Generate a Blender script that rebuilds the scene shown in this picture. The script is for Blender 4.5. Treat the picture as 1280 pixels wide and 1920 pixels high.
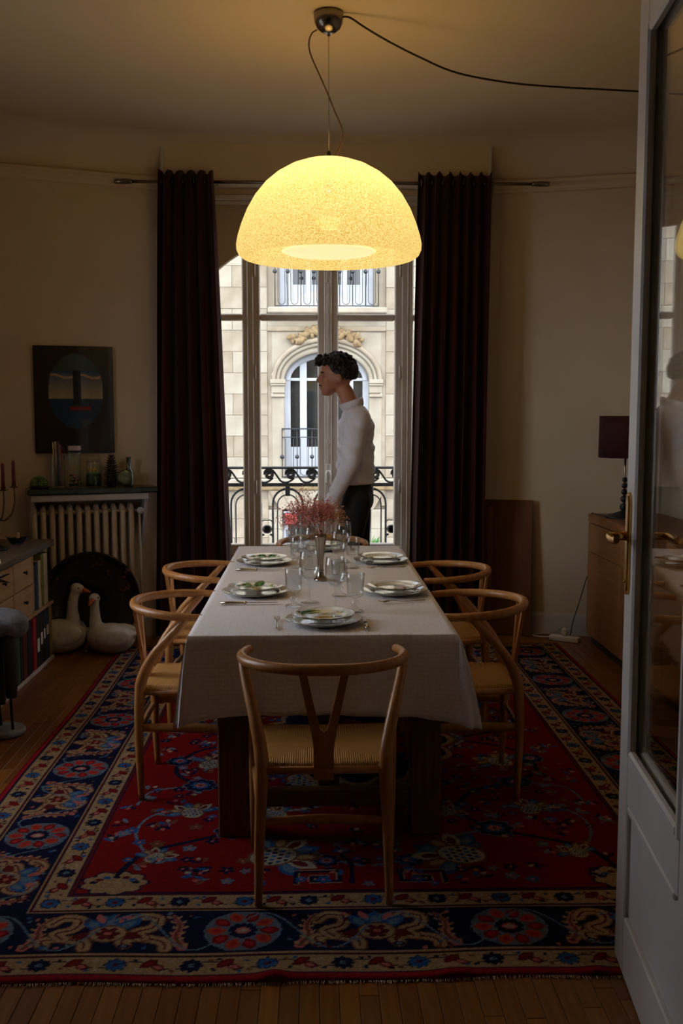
import bpy, bmesh, math, random
import numpy as np
from mathutils import Vector, Matrix
PI = math.pi
R = math.radians
rnd = random.Random(7)
scene = bpy.context.scene
for o in list(bpy.data.objects):
    bpy.data.objects.remove(o)
col = scene.collection

# ------------------------------------------------------------------ camera
cam_data = bpy.data.cameras.new('camera')
cam_data.sensor_fit = 'VERTICAL'
cam_data.sensor_height = 36.0
cam_data.lens = 1867.0 / 1920.0 * 36.0
cam_data.clip_start = 0.05
cam = bpy.data.objects.new('camera', cam_data)
col.objects.link(cam)
cam.location = (0, 0, 1.5)
cam.rotation_euler = (R(90 - 5.57), 0, R(-1.6))
scene.camera = cam

# ------------------------------------------------------------------ sky and exposure
SKY = 7.3
world = bpy.data.worlds.new('overcast_sky')
scene.world = world
world.use_nodes = True
wn = world.node_tree.nodes
wn.clear()
w_out = wn.new('ShaderNodeOutputWorld')
w_bg = wn.new('ShaderNodeBackground')
w_bg.inputs[0].default_value = (0.86, 0.89, 1.0, 1)
w_bg.inputs[1].default_value = SKY
world.node_tree.links.new(w_bg.outputs[0], w_out.inputs[0])
vs = scene.view_settings
vs.view_transform = 'Standard'
vs.look = 'None'
vs.gamma = 1.0
vs.exposure = 0.0
vs.use_curve_mapping = False
cy = scene.cycles
cy.max_bounces = 6
cy.use_light_tree = False
cy.diffuse_bounces = 3
cy.adaptive_threshold = 0.02
cy.glossy_bounces = 4
cy.transmission_bounces = 4
cy.transparent_max_bounces = 16
cy.caustics_reflective = False
cy.caustics_refractive = False
LAMP_W = 46.0          # watts of the upward spot added inside the pendant lamp to light the ceiling
SHADE_E = 0.90         # glow of the pendant's resin shade


# ------------------------------------------------------------------ helpers
def C(r, g, b):
    def f(c):
        c /= 255.0
        return c / 12.92 if c <= 0.04045 else ((c + 0.055) / 1.055) ** 2.4
    return (f(r), f(g), f(b), 1.0)


def tag(o, label=None, cat=None, group=None, kind=None):
    if label:
        o['label'] = label
    if cat:
        o['category'] = cat
    if group:
        o['group'] = group
    if kind:
        o['kind'] = kind
    return o


def thing(name, label, cat, loc=(0, 0, 0), rz=0.0, group=None):
    o = bpy.data.objects.new(name, None)
    o.empty_display_size = 0.05
    col.objects.link(o)
    o.location = loc
    o.rotation_euler = (0, 0, rz)
    return tag(o, label, cat, group)


def structure(name, loc=(0, 0, 0)):
    o = bpy.data.objects.new(name, None)
    col.objects.link(o)
    o.location = loc
    o['kind'] = 'structure'
    return o


def copy_tree(o, parent=None):
    c = o.copy()
    col.objects.link(c)
    c.parent = parent
    for ch in list(o.children):
        copy_tree(ch, c)
    return c


def catmull(pts, n=8):
    pts = [Vector(p) for p in pts]
    out = []
    m = len(pts)
    for i in range(m - 1):
        p0 = pts[max(i - 1, 0)]
        p1 = pts[i]
        p2 = pts[i + 1]
        p3 = pts[min(i + 2, m - 1)]
        for k in range(n):
            t = k / n
            out.append(0.5 * ((2 * p1) + (p2 - p0) * t + (2 * p0 - 5 * p1 + 4 * p2 - p3) * t * t + (3 * p1 - p0 - 3 * p2 + p3) * t ** 3))
    out.append(pts[-1])
    return out


def lerp_list(vals, n):
    m = len(vals)
    out = []
    for i in range(n):
        t = i / (n - 1) * (m - 1)
        k = min(int(t), m - 2)
        out.append(vals[k] + (vals[k + 1] - vals[k]) * (t - k))
    return out


class MB:
    def __init__(self):
        self.v, self.f, self.s = [], [], []

    def add(self, verts, faces, smooth=True):
        b = len(self.v)
        self.v.extend([tuple(p) for p in verts])
        for f in faces:
            self.f.append(tuple(i + b for i in f))
            self.s.append(smooth)
        return self

    def box(self, lo, hi, b=0.0, M=None):
        """box between two corners with chamfered edges of width b"""
        x0, y0, z0 = lo
        x1, y1, z1 = hi
        if b <= 0:
            vs_ = [Vector((x, y, z)) for z in (z0, z1) for y in (y0, y1) for x in (x0, x1)]
            fs = [(0, 2, 3, 1), (4, 5, 7, 6), (0, 1, 5, 4), (2, 6, 7, 3), (0, 4, 6, 2), (1, 3, 7, 5)]
        else:
            b = min(b, (x1 - x0) * .45, (y1 - y0) * .45, (z1 - z0) * .45)
            vs_ = []
            idx = {}
            for sx in (0, 1):
                for sy in (0, 1):
                    for sz in (0, 1):
                        cx, cy, cz = (x1 if sx else x0), (y1 if sy else y0), (z1 if sz else z0)
                        dx, dy, dz = (-b if sx else b), (-b if sy else b), (-b if sz else b)
                        idx[sx, sy, sz, 0] = len(vs_); vs_.append(Vector((cx, cy + dy, cz + dz)))
                        idx[sx, sy, sz, 1] = len(vs_); vs_.append(Vector((cx + dx, cy, cz + dz)))
                        idx[sx, sy, sz, 2] = len(vs_); vs_.append(Vector((cx + dx, cy + dy, cz)))
            fs = []
            for s in (0, 1):
                q = [idx[s, 0, 0, 0], idx[s, 1, 0, 0], idx[s, 1, 1, 0], idx[s, 0, 1, 0]]
                fs.append(tuple(q if s else q[::-1]))
                q = [idx[0, s, 0, 1], idx[0, s, 1, 1], idx[1, s, 1, 1], idx[1, s, 0, 1]]
                fs.append(tuple(q if s else q[::-1]))
                q = [idx[0, 0, s, 2], idx[1, 0, s, 2], idx[1, 1, s, 2], idx[0, 1, s, 2]]
                fs.append(tuple(q if s else q[::-1]))
            for s in (0, 1):
                for t in (0, 1):
                    fs.append((idx[s, t, 0, 0], idx[s, t, 1, 0], idx[s, t, 1, 1], idx[s, t, 0, 1]))
                    fs.append((idx[s, 0, t, 0], idx[s, 1, t, 0], idx[s, 1, t, 2], idx[s, 0, t, 2]))
                    fs.append((idx[0, s, t, 1], idx[1, s, t, 1], idx[1, s, t, 2], idx[0, s, t, 2]))
            for sx in (0, 1):
                for sy in (0, 1):
                    for sz in (0, 1):
                        fs.append((idx[sx, sy, sz, 0], idx[sx, sy, sz, 1], idx[sx, sy, sz, 2]))
        if M is not None:
            vs_ = [M @ p for p in vs_]
        return self.add(vs_, fs, False)

    def tube(self, pts, rad, seg=8, cap=True, flat=None, up=None):
        """flat=(a,b): scale of the section along the normal / binormal"""
        pts = [Vector(p) for p in pts]
        n = len(pts)
        if isinstance(rad, (int, float)):
            rad = [rad] * n
        elif len(rad) != n:
            rad = lerp_list(rad, n)
        T = []
        for i in range(n):
            a = pts[max(i - 1, 0)]
            b = pts[min(i + 1, n - 1)]
            d = b - a
            T.append(d.normalized() if d.length > 1e-9 else Vector((0, 0, 1)))
        if up is None:
            up = Vector((0, 0, 1)) if abs(T[0].z) < 0.9 else Vector((1, 0, 0))
        else:
            up = Vector(up)
        N = (up - T[0] * up.dot(T[0])).normalized()
        vs_, fs = [], []
        a_, b_ = flat or (1, 1)
        for i in range(n):
            N = (N - T[i] * N.dot(T[i])).normalized()
            B = T[i].cross(N)
            for k in range(seg):
                t = 2 * PI * k / seg
                vs_.append(pts[i] + (N * math.cos(t) * a_ + B * math.sin(t) * b_) * rad[i])
        for i in range(n - 1):
            for k in range(seg):
                k2 = (k + 1) % seg
                fs.append((i * seg + k, i * seg + k2, (i + 1) * seg + k2, (i + 1) * seg + k))
        self.add(vs_, fs, True)
        if cap:
            b = len(self.v) - n * seg
            self.f.append(tuple(b + k for k in range(seg))[::-1]); self.s.append(False)
            self.f.append(tuple(b + (n - 1) * seg + k for k in range(seg))); self.s.append(False)
        return self

    def lathe(self, prof, seg=32, c=(0, 0, 0), M=None, smooth=True):
        vs_, fs = [], []
        rows = []
        c = Vector(c)
        for r, z in prof:
            if r < 1e-6:
                rows.append([len(vs_)])
                vs_.append(Vector((0, 0, z)) + c)
            else:
                rows.append(list(range(len(vs_), len(vs_) + seg)))
                for k in range(seg):
                    t = 2 * PI * k / seg
                    vs_.append(Vector((r * math.cos(t), r * math.sin(t), z)) + c)
        for a, b in zip(rows, rows[1:]):
            for k in range(seg):
                k2 = (k + 1) % seg
                if len(a) == 1 and len(b) == 1:
                    continue
                if len(a) == 1:
                    fs.append((a[0], b[k2], b[k]))
                elif len(b) == 1:
                    fs.append((a[k], a[k2], b[0]))
                else:
                    fs.append((a[k], a[k2], b[k2], b[k]))
        if M is not None:
            vs_ = [M @ p for p in vs_]
        return self.add(vs_, fs, smooth)

    def prism(self, poly, fn0, fn1, smooth=False):
        """poly: 2-D outline; fn0/fn1 map a 2-D point to the back and front 3-D points"""
        n = len(poly)
        vs_ = [Vector(fn0(*p)) for p in poly] + [Vector(fn1(*p)) for p in poly]
        fs = [tuple(range(n))[::-1], tuple(range(n, 2 * n))]
        fs += [(i, (i + 1) % n, n + (i + 1) % n, n + i) for i in range(n)]
        return self.add(vs_, fs, smooth)

    def ball(self, c, r, seg=12, rings=8, M=None):
        if isinstance(r, (int, float)):
            r = (r, r, r)
        c = Vector(c)
        vs_, fs = [Vector((0, 0, -1))], []
        for i in range(1, rings):
            p = PI * i / rings
            for k in range(seg):
                t = 2 * PI * k / seg
                vs_.append(Vector((math.sin(p) * math.cos(t), math.sin(p) * math.sin(t), -math.cos(p))))
        vs_.append(Vector((0, 0, 1)))
        for k in range(seg):
            k2 = (k + 1) % seg
            fs.append((0, 1 + k2, 1 + k))
            for i in range(rings - 2):
                a = 1 + i * seg
                fs.append((a + k, a + k2, a + seg + k2, a + seg + k))
            a = 1 + (rings - 2) * seg
            fs.append((a + k, a + k2, len(vs_) - 1))
        out = []
        for p in vs_:
            q = Vector((p.x * r[0], p.y * r[1], p.z * r[2]))
            if M is not None:
                q = M @ q
            out.append(q + c)
        return self.add(out, fs, True)

    def grid(self, fn, nu, nv, smooth=True, closed_u=False):
        vs_ = []
        for j in range(nv + 1):
            for i in range(nu + (0 if closed_u else 1)):
                vs_.append(fn(i / nu, j / nv))
        w = nu if closed_u else nu + 1
        fs = []
        for j in range(nv):
            for i in range(nu):
                i2 = (i + 1) % w
                fs.append((j * w + i, j * w + i2, (j + 1) * w + i2, (j + 1) * w + i))
        return self.add(vs_, fs, smooth)

    def mesh(self, name):
        me = bpy.data.meshes.new(name)
        me.from_pydata(self.v, [], self.f)
        me.polygons.foreach_set('use_smooth', self.s)
        bm = bmesh.new()
        bm.from_mesh(me)
        bmesh.ops.recalc_face_normals(bm, faces=bm.faces)
        bm.to_mesh(me)
        bm.free()
        me.update()
        return me

    def build(self, name, mat, parent=None, loc=None, label=None):
        me = self.mesh(name)
        if mat:
            me.materials.append(mat)
        o = bpy.data.objects.new(name, me)
        col.objects.link(o)
        if parent:
            o.parent = parent
        if loc:
            o.location = loc
        if label:
            o['label'] = label
        return o


def mesh_object(name, me, mat, parent=None, loc=None):
    if mat and not me.materials:
        me.materials.append(mat)
    o = bpy.data.objects.new(name, me)
    col.objects.link(o)
    if parent:
        o.parent = parent
    if loc:
        o.location = loc
    return o


def melded(mb, name, mat, parent=None, loc=None, voxel=0.012, smooth=6, disp=None):
    """one continuous skin around overlapping pieces"""
    tmp = bpy.data.objects.new('tmp', mb.mesh('tmp'))
    col.objects.link(tmp)
    m = tmp.modifiers.new('r', 'REMESH')
    m.mode = 'VOXEL'
    m.voxel_size = voxel
    m.use_smooth_shade = True
    s = tmp.modifiers.new('s', 'SMOOTH')
    s.factor = 0.5
    s.iterations = smooth
    dg = bpy.context.evaluated_depsgraph_get()
    me = bpy.data.meshes.new_from_object(tmp.evaluated_get(dg))
    bpy.data.objects.remove(tmp)
    me.name = name
    me.materials.clear()
    if disp:
        for v in me.vertices:
            v.co = disp(v.co)
    me.polygons.foreach_set('use_smooth', [True] * len(me.polygons))
    return mesh_object(name, me, mat, parent, loc)


# ------------------------------------------------------------------ materials
def new_mat(name):
    m = bpy.data.materials.new(name)
    m.use_nodes = True
    nt = m.node_tree
    return m, nt, nt.nodes['Principled BSDF']


def mat(name, c1, rough=0.5, c2=None, scale=6.0, stretch=(1, 1, 1), metal=0.0, bump=0.0, bscale=None, coat=0.0, detail=4.0,
        spec=None, sheen=0.0, emit=None, estr=0.0):
    """principled material whose colour and relief come from noise in object space"""
    m, nt, p = new_mat(name)
    L = nt.links
    tc = nt.nodes.new('ShaderNodeTexCoord')
    mp = nt.nodes.new('ShaderNodeMapping')
    mp.inputs['Scale'].default_value = stretch
    L.new(tc.outputs['Object'], mp.inputs['Vector'])
    nz = nt.nodes.new('ShaderNodeTexNoise')
    nz.inputs['Scale'].default_value = scale
    nz.inputs['Detail'].default_value = detail
    L.new(mp.outputs[0], nz.inputs['Vector'])
    cr = nt.nodes.new('ShaderNodeValToRGB')
    cr.color_ramp.elements[0].position = 0.3
    cr.color_ramp.elements[1].position = 0.7
    c2 = c2 or tuple(min(1, x * 0.82) for x in c1[:3]) + (1,)
    cr.color_ramp.elements[0].color = c2
    cr.color_ramp.elements[1].color = c1
    L.new(nz.outputs['Fac'], cr.inputs[0])
    L.new(cr.outputs[0], p.inputs['Base Color'])
    p.inputs['Roughness'].default_value = rough
    p.inputs['Metallic'].default_value = metal
    p.inputs['Coat Weight'].default_value = coat
    p.inputs['Sheen Weight'].default_value = sheen
    if spec is not None:
        p.inputs['Specular IOR Level'].default_value = spec
    if bump:
        bp = nt.nodes.new('ShaderNodeBump')
        bp.inputs['Strength'].default_value = bump
        bp.inputs['Distance'].default_value = 0.01
        if bscale:
            n2 = nt.nodes.new('ShaderNodeTexNoise')
            n2.inputs['Scale'].default_value = bscale
            n2.inputs['Detail'].default_value = 3
            L.new(mp.outputs[0], n2.inputs['Vector'])
            L.new(n2.outputs['Fac'], bp.inputs['Height'])
        else:
            L.new(nz.outputs['Fac'], bp.inputs['Height'])
        L.new(bp.outputs[0], p.inputs['Normal'])
    if emit:
        p.inputs['Emission Color'].default_value = emit
        p.inputs['Emission Strength'].default_value = estr
    return m


def glass_mat(name, tint=(0.97, 0.99, 0.98, 1), ior=1.5, gain=1.0, rough=0.0):
    m, nt, p = new_mat(name)
    nt.nodes.remove(p)
    out = nt.nodes['Material Output']
    fr = nt.nodes.new('ShaderNodeFresnel')
    ge = nt.nodes.new('ShaderNodeNewGeometry')       # same reflectance on both faces of the pane
    mr = nt.nodes.new('ShaderNodeMapRange')
    mr.inputs['To Min'].default_value = ior
    mr.inputs['To Max'].default_value = 1.0 / ior
    nt.links.new(ge.outputs['Backfacing'], mr.inputs['Value'])
    nt.links.new(mr.outputs[0], fr.inputs['IOR'])
    mu = nt.nodes.new('ShaderNodeMath')
    mu.operation = 'MULTIPLY'
    mu.use_clamp = True
    mu.inputs[1].default_value = gain
    tr = nt.nodes.new('ShaderNodeBsdfTransparent')
    tr.inputs[0].default_value = tint
    gl = nt.nodes.new('ShaderNodeBsdfGlossy')
    gl.inputs['Roughness'].default_value = rough
    mx = nt.nodes.new('ShaderNodeMixShader')
    nt.links.new(fr.outputs[0], mu.inputs[0])
    nt.links.new(mu.outputs[0], mx.inputs[0])
    nt.links.new(tr.outputs[0], mx.inputs[1])
    nt.links.new(gl.outputs[0], mx.inputs[2])
    nt.links.new(mx.outputs[0], out.inputs[0])
    return m


def attr_mat(name, attr='pattern', rough=0.8, bump=0.0, bscale=200, coat=0.0, sheen=0.0, nmul=0.25, nscale=60):
    """colour pattern carried by the mesh, broken up by noise"""
    m, nt, p = new_mat(name)
    L = nt.links
    at = nt.nodes.new('ShaderNodeAttribute')
    at.attribute_name = attr
    tc = nt.nodes.new('ShaderNodeTexCoord')
    nz = nt.nodes.new('ShaderNodeTexNoise')
    nz.inputs['Scale'].default_value = nscale
    nz.inputs['Detail'].default_value = 3
    L.new(tc.outputs['Object'], nz.inputs['Vector'])
    mr = nt.nodes.new('ShaderNodeMapRange')
    mr.inputs['From Min'].default_value = 0.3
    mr.inputs['From Max'].default_value = 0.7
    mr.inputs['To Min'].default_value = 1 - nmul
    mr.inputs['To Max'].default_value = 1 + nmul * 0.4
    L.new(nz.outputs['Fac'], mr.inputs['Value'])
    mx = nt.nodes.new('ShaderNodeVectorMath')
    mx.operation = 'SCALE'
    L.new(at.outputs['Color'], mx.inputs[0])
    L.new(mr.outputs[0], mx.inputs['Scale'])
    L.new(mx.outputs[0], p.inputs['Base Color'])
    p.inputs['Roughness'].default_value = rough
    p.inputs['Coat Weight'].default_value = coat
    p.inputs['Sheen Weight'].default_value = sheen
    if bump:
        n2 = nt.nodes.new('ShaderNodeTexNoise')
        n2.inputs['Scale'].default_value = bscale
        L.new(tc.outputs['Object'], n2.inputs['Vector'])
        bp = nt.nodes.new('ShaderNodeBump')
        bp.inputs['Strength'].default_value = bump
        bp.inputs['Distance'].default_value = 0.004
        L.new(n2.outputs['Fac'], bp.inputs['Height'])
        L.new(bp.outputs[0], p.inputs['Normal'])
    return m


M_wall = mat('painted_wall', C(214, 195, 170), 0.85, C(206, 186, 160), 2.5, bump=0.04, bscale=40)
M_ceil = mat('painted_ceiling', C(216, 200, 178), 0.9, C(210, 193, 170), 1.5, bump=0.03, bscale=30)
M_white = mat('white_gloss_paint', C(204, 197, 194), 0.35, C(193, 186, 183), 5, bump=0.02, bscale=60)
M_wframe = mat('window_paint', C(226, 216, 205), 0.4, C(212, 202, 190), 5)
M_glass = glass_mat('window_glass', gain=0.8)
M_doorglass = glass_mat('door_glass', tint=(0.95, 0.96, 0.95, 1), gain=1.0)
M_crystal = glass_mat('drinking_glass', tint=(0.955, 0.965, 0.965, 1), ior=1.55, gain=1.7)
M_jar = glass_mat('jar_glass', tint=(0.93, 0.95, 0.92, 1), gain=1.0)
M_chair = mat('oiled_oak', C(190, 132, 74), 0.36, C(166, 106, 52), 9, (6, 6, 0.7), bump=0.05)
M_table = mat('dark_oak_table', C(120, 74, 40), 0.5, C(92, 54, 28), 8, (6, 6, 0.8), bump=0.05)
M_floor_oak = [mat('oak_plank_' + n, C(*a), 0.32, C(*b), 7, (9, 0.8, 9), bump=0.03) for n, a, b in
               (('honey', (142, 88, 32), (120, 70, 23)), ('amber', (131, 77, 27), (109, 61, 19)), ('tan', (149, 95, 37), (127, 75, 27)),
                ('brown', (120, 68, 25), (100, 54, 18)))]
M_subfloor = mat('floor_gap', C(58, 34, 18), 0.8)
M_brass = mat('brass', C(206, 160, 78), 0.22, C(186, 138, 58), 20, metal=1.0)
M_chrome = mat('brushed_steel', C(150, 142, 132), 0.2, C(130, 122, 114), 30, metal=1.0)
M_silver = mat('tarnished_silver', C(196, 188, 176), 0.22, C(160, 150, 138), 14, metal=1.0)
M_iron = mat('black_wrought_iron', C(24, 30, 34), 0.45, C(16, 20, 24), 30, bump=0.05)
M_curtain = mat('burgundy_velvet', C(62, 16, 17), 0.95, C(40, 9, 11), 5, (3, 3, 0.3), sheen=0.12, spec=0.1)
M_porcelain = mat('white_porcelain', C(236, 232, 222), 0.12, C(230, 225, 214), 4, coat=0.6)
M_rim = mat('green_glaze_rim', C(38, 66, 40), 0.15, C(24, 46, 30), 30, coat=0.5)
# ------------------------------------------------------------------ the room shell
FL = 3.28                                   # ceiling height
XL, XR = -2.1, 2.3                          # side walls
def yl(x): return 6.80 + 0.355 * (x + 0.85)   # canted wall to the left of the window
def yr(x): return 6.80 - 0.28 * (x - 1.25)    # canted wall to the right of the window
YB = 6.80
WT = 0.25
PATH = [(XL, -1.6), (XL, yl(XL)), (-0.85, YB), (1.25, YB), (XR, yr(XR)), (XR, -1.6)]


def sweep(mb, path, prof, closed=False):
    """profile (offset into the room, height) swept along a wall line with mitred corners"""
    n = len(path)
    rows = []
    for i in range(n):
        p = Vector(path[i])
        ds = []
        if i > 0:
            ds.append((p - Vector(path[i - 1])).normalized())
        if i < n - 1:
            ds.append((Vector(path[i + 1]) - p).normalized())
        ns = [Vector((d.y, -d.x)) for d in ds]
        nn = sum(ns, Vector((0, 0)))
        nn.normalize()
        k = 1.0 / max(0.3, nn.dot(ns[0]))
        rows.append([(p.x + nn.x * o * k, p.y + nn.y * o * k, z) for o, z in prof])
    m = len(prof)
    vs_ = [q for r in rows for q in r]
    fs = []
    for i in range(n - 1):
        for j in range(m - 1):
            fs.append((i * m + j, i * m + j + 1, (i + 1) * m + j + 1, (i + 1) * m + j))
    mb.add(vs_, fs, False)
    return mb


def wall_slab(name, a, b, z0=0.0, z1=FL + 0.1, t=WT, m=None):
    a, b = Vector(a), Vector(b)
    d = (b - a).normalized()
    n = Vector((-d.y, d.x))                  # outwards (path runs clockwise seen from above)
    mb = MB()
    pts = [a, b, b + n * t, a + n * t]
    mb.add([(p.x, p.y, z) for z in (z0, z1) for p in pts],
           [(3, 2, 1, 0), (4, 5, 6, 7), (0, 1, 5, 4), (1, 2, 6, 5), (2, 3, 7, 6), (3, 0, 4, 7)], False)
    o = mb.build(name, m or M_wall)
    o['kind'] = 'structure'
    return o


# left wall with its own tall window (outside the picture), right wall, canted walls
LW = (3.48, 4.66, 0.90, 2.62)                # the left wall's window: y0, y1, z0, z1
mb = MB()
mb.box((XL - WT, -1.6, 0), (XL, LW[0], FL + .1))
mb.box((XL - WT, LW[1], 0), (XL, yl(XL) + .1, FL + .1))
mb.box((XL - WT, LW[0], 0), (XL, LW[1], LW[2]))
mb.box((XL - WT, LW[0], LW[3]), (XL, LW[1], FL + .1))
mb.build('wall_left', M_wall)['kind'] = 'structure'
w2 = structure('window_2', (XL - 0.12, 0, 0))
mb = MB()
for y0, y1, z0, z1 in ((LW[0], LW[0] + .06, LW[2], LW[3]), (LW[1] - .06, LW[1], LW[2], LW[3]), (LW[0] + .06, LW[1] - .06, LW[3] - .06, LW[3]),
                       (LW[0] + .06, LW[1] - .06, LW[2], LW[2] + .06), ((LW[0] + LW[1]) / 2 - .03, (LW[0] + LW[1]) / 2 + .03, LW[2] + .06, LW[3] - .06)):
    mb.box((-.03, y0, z0), (.03, y1, z1), .006)
mb.build('window_frame', M_wframe, w2)
for y0, y1 in ((LW[0] + .06, (LW[0] + LW[1]) / 2 - .03), ((LW[0] + LW[1]) / 2 + .03, LW[1] - .06)):
    MB().box((-.003, y0, LW[2] + .06), (.003, y1, LW[3] - .06)).build('pane', M_glass, w2)

wall_slab('wall_right', (XR, yr(XR)), (XR, -1.6))
wall_slab('wall_canted_left', (XL, yl(XL)), (-0.85, YB))
wall_slab('wall_canted_right', (1.25, YB), (XR, yr(XR)))
wall_slab('wall_behind', (XR + WT, -1.6), (XL - WT, -1.6))

# window wall: tall recess with an arched opening
WX0, WX1, WZ = -0.80, 1.00, 2.92             # recess in the wall
AX, AZ, AR = 0.10, 1.61, 1.153               # centre and radius of the arched head
OX0, OX1 = -0.74, 0.94
mb = MB()
mb.box((-0.85, YB, 0), (WX0, YB + WT, FL + .1))
mb.box((WX1, YB, 0), (1.25, YB + WT, FL + .1))
mb.box((WX0, YB, WZ), (WX1, YB + WT, FL + .1))
# thin panel with the arched head
arc = []
a0 = math.asin((OX0 - AX) / AR)
a1 = math.asin((OX1 - AX) / AR)
for i in range(33):
    a = a0 + (a1 - a0) * i / 32
    arc.append((AX + AR * math.sin(a), AZ + AR * math.cos(a)))
for (xa, za), (xb, zb) in zip(arc, arc[1:]):
    y0, y1 = YB + .13, YB + .19
    mb.add([(xa, y0, za), (xb, y0, zb), (xb, y0, WZ), (xa, y0, WZ), (xa, y1, za), (xb, y1, zb), (xb, y1, WZ), (xa, y1, WZ)],
           [(0, 1, 2, 3), (4, 7, 6, 5), (0, 4, 5, 1)], False)
mb.box((WX0, YB + .13, 0), (OX0, YB + .19, WZ))
mb.box((OX1, YB + .13, 0), (WX1, YB + .19, WZ))
mb.build('wall_back', M_wall)['kind'] = 'structure'

# moulding over the recess, header box in the cove
mb = MB()
mb.box((WX0 - .05, YB - .022, WZ - .005), (WX1 + .05, YB - .001, WZ + .035), .006)
mb.box((WX0 - .05, YB - .012, WZ - .03), (WX1 + .05, YB - .001, WZ - .005), .004)
mb.build('trim_1', M_white)['kind'] = 'structure'
mb = MB()
mb.box((-.99, YB - .14, 2.99), (1.17, YB - .002, FL - .002), .004)
bx = structure('trim_2')
mb.build('header_box', M_wall, bx)
for lo, hi in (((-.985, YB - .152, FL - .03), (1.165, YB - .139, FL - .006)), ((-.985, YB - .152, 2.995), (-.962, YB - .139, FL - .031)),
               ((1.142, YB - .152, 2.995), (1.165, YB - .139, FL - .031))):
    MB().box(lo, hi, .004).build('border_strip', M_white, bx)

# cornice, cove, ceiling
cor = [(0.0, 2.965), (.018, 2.97), (.022, 2.985), (.03, 2.995), (.032, 3.01), (.05, 3.02), (.055, 3.04), (.04, 3.052), (0.0, 3.055)]
mb = MB()
sweep(mb, PATH[:3] + [(-.86, YB)], cor)
mb.build('trim_3', M_wall)['kind'] = 'structure'
mb = MB()
sweep(mb, [(1.2, YB), (1.25, YB), (XR, yr(XR)), (XR, -1.6)], cor)
mb.build('trim_4', M_wall)['kind'] = 'structure'
cove = [(0.0, 3.03)]
for i in range(11):
    a = PI / 2 * i / 10
    cove.append((.30 * (1 - math.cos(a)) ** 1.0, 3.03 + (FL + .004 - 3.03) * math.sin(a)))
mb = MB()
sweep(mb, PATH, cove)
for i in range(len(mb.s)):
    mb.s[i] = True
mb.build('trim_5', M_ceil)['kind'] = 'structure'
mb = MB()
mb.box((XL - .3, -1.9, FL), (XR + .3, YB + .5, FL + .15))
mb.build('ceiling', M_ceil)['kind'] = 'structure'

# skirting boards
sk = [(.0, .0), (.016, .0), (.016, .13), (.010, .15), (.0, .152)]
for i, (nm, seg) in enumerate((('baseboard_left', PATH[0:3]), ('baseboard_right', PATH[3:6]))):
    mb = MB()
    sweep(mb, seg, sk)
    mb.build(nm, M_white)['kind'] = 'structure'

# partition with the wide doorway the camera looks through
for nm, x0, x1 in (('wall_front_left', XL, -1.12), ('wall_front_right', 0.83, XR)):
    mb = MB()
    mb.box((x0, 1.72, 0), (x1, 1.86, FL))
    mb.build(nm, M_wall)['kind'] = 'structure'
mb = MB()
mb.box((-1.12, 1.72, 2.72), (0.83, 1.86, FL))
mb.build('wall_front_lintel', M_wall)['kind'] = 'structure'

# ------------------------------------------------------------------ floor of separate oak planks
fl = structure('floor')
MB().box((XL - .2, -1.9, -.16), (XR + .2, 7.05, -.013)).build('subfloor', M_subfloor, fl)
RX0, RX1, RY0, RY1 = -1.24, 1.60, 2.512, 6.40     # the rug
PW = 0.0515
plank_cache = {}
far_planks = MB()
n_pl = 0
kx = 0
x = XL
while x < XR - .001:
    y = -1.6 + rnd.uniform(-.6, 0)
    while y < 6.9:
        ln = rnd.choice((.45, .6, .75, .9))
        y0, y1 = max(y, -1.6), min(y + ln, 6.9)
        x1 = min(x + PW, XR)
        y += ln
        if y1 - y0 < .02:
            continue
        under = x > RX0 + .06 and x1 < RX1 - .06 and y0 > RY0 + .03 and y1 < RY1 - .03
        seen = (y1 > 2.2 and y0 < 2.55 and -1.05 < x < .95) or (y1 > 2.9 and y0 < 6.3 and -1.62 < x < RX0 + .06 and x > -.42 * y1)
        if under:
            far_planks.add([(x, y0, -.004), (x1, y0, -.004), (x1, y1, -.004), (x, y1, -.004)], [(0, 1, 2, 3)], False)
            continue
        if seen and n_pl < 300:
            key = (round(x1 - x, 4), round(y1 - y0, 2), n_pl % 4)
            if key not in plank_cache:
                b = MB()
                b.box((0.0006, 0.0006, -.013), (x1 - x - .0006, round(y1 - y0, 2) - .0006, 0.0), .0012)
                me = b.mesh('plank')
                me.materials.append(M_floor_oak[rnd.randrange(4)])
                plank_cache[key] = me
            mesh_object('plank', plank_cache[key], None, fl, (x, y0, rnd.uniform(-.0006, 0)))
            n_pl += 1
        else:
            far_planks.box((x + .0006, y0 + .0006, -.013), (x1 - .0006, y1 - .0006, 0.0), .0012)
    x += PW
fp = far_planks.build('plank_field', M_floor_oak[1], fl)
fp['kind'] = 'stuff'

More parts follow.
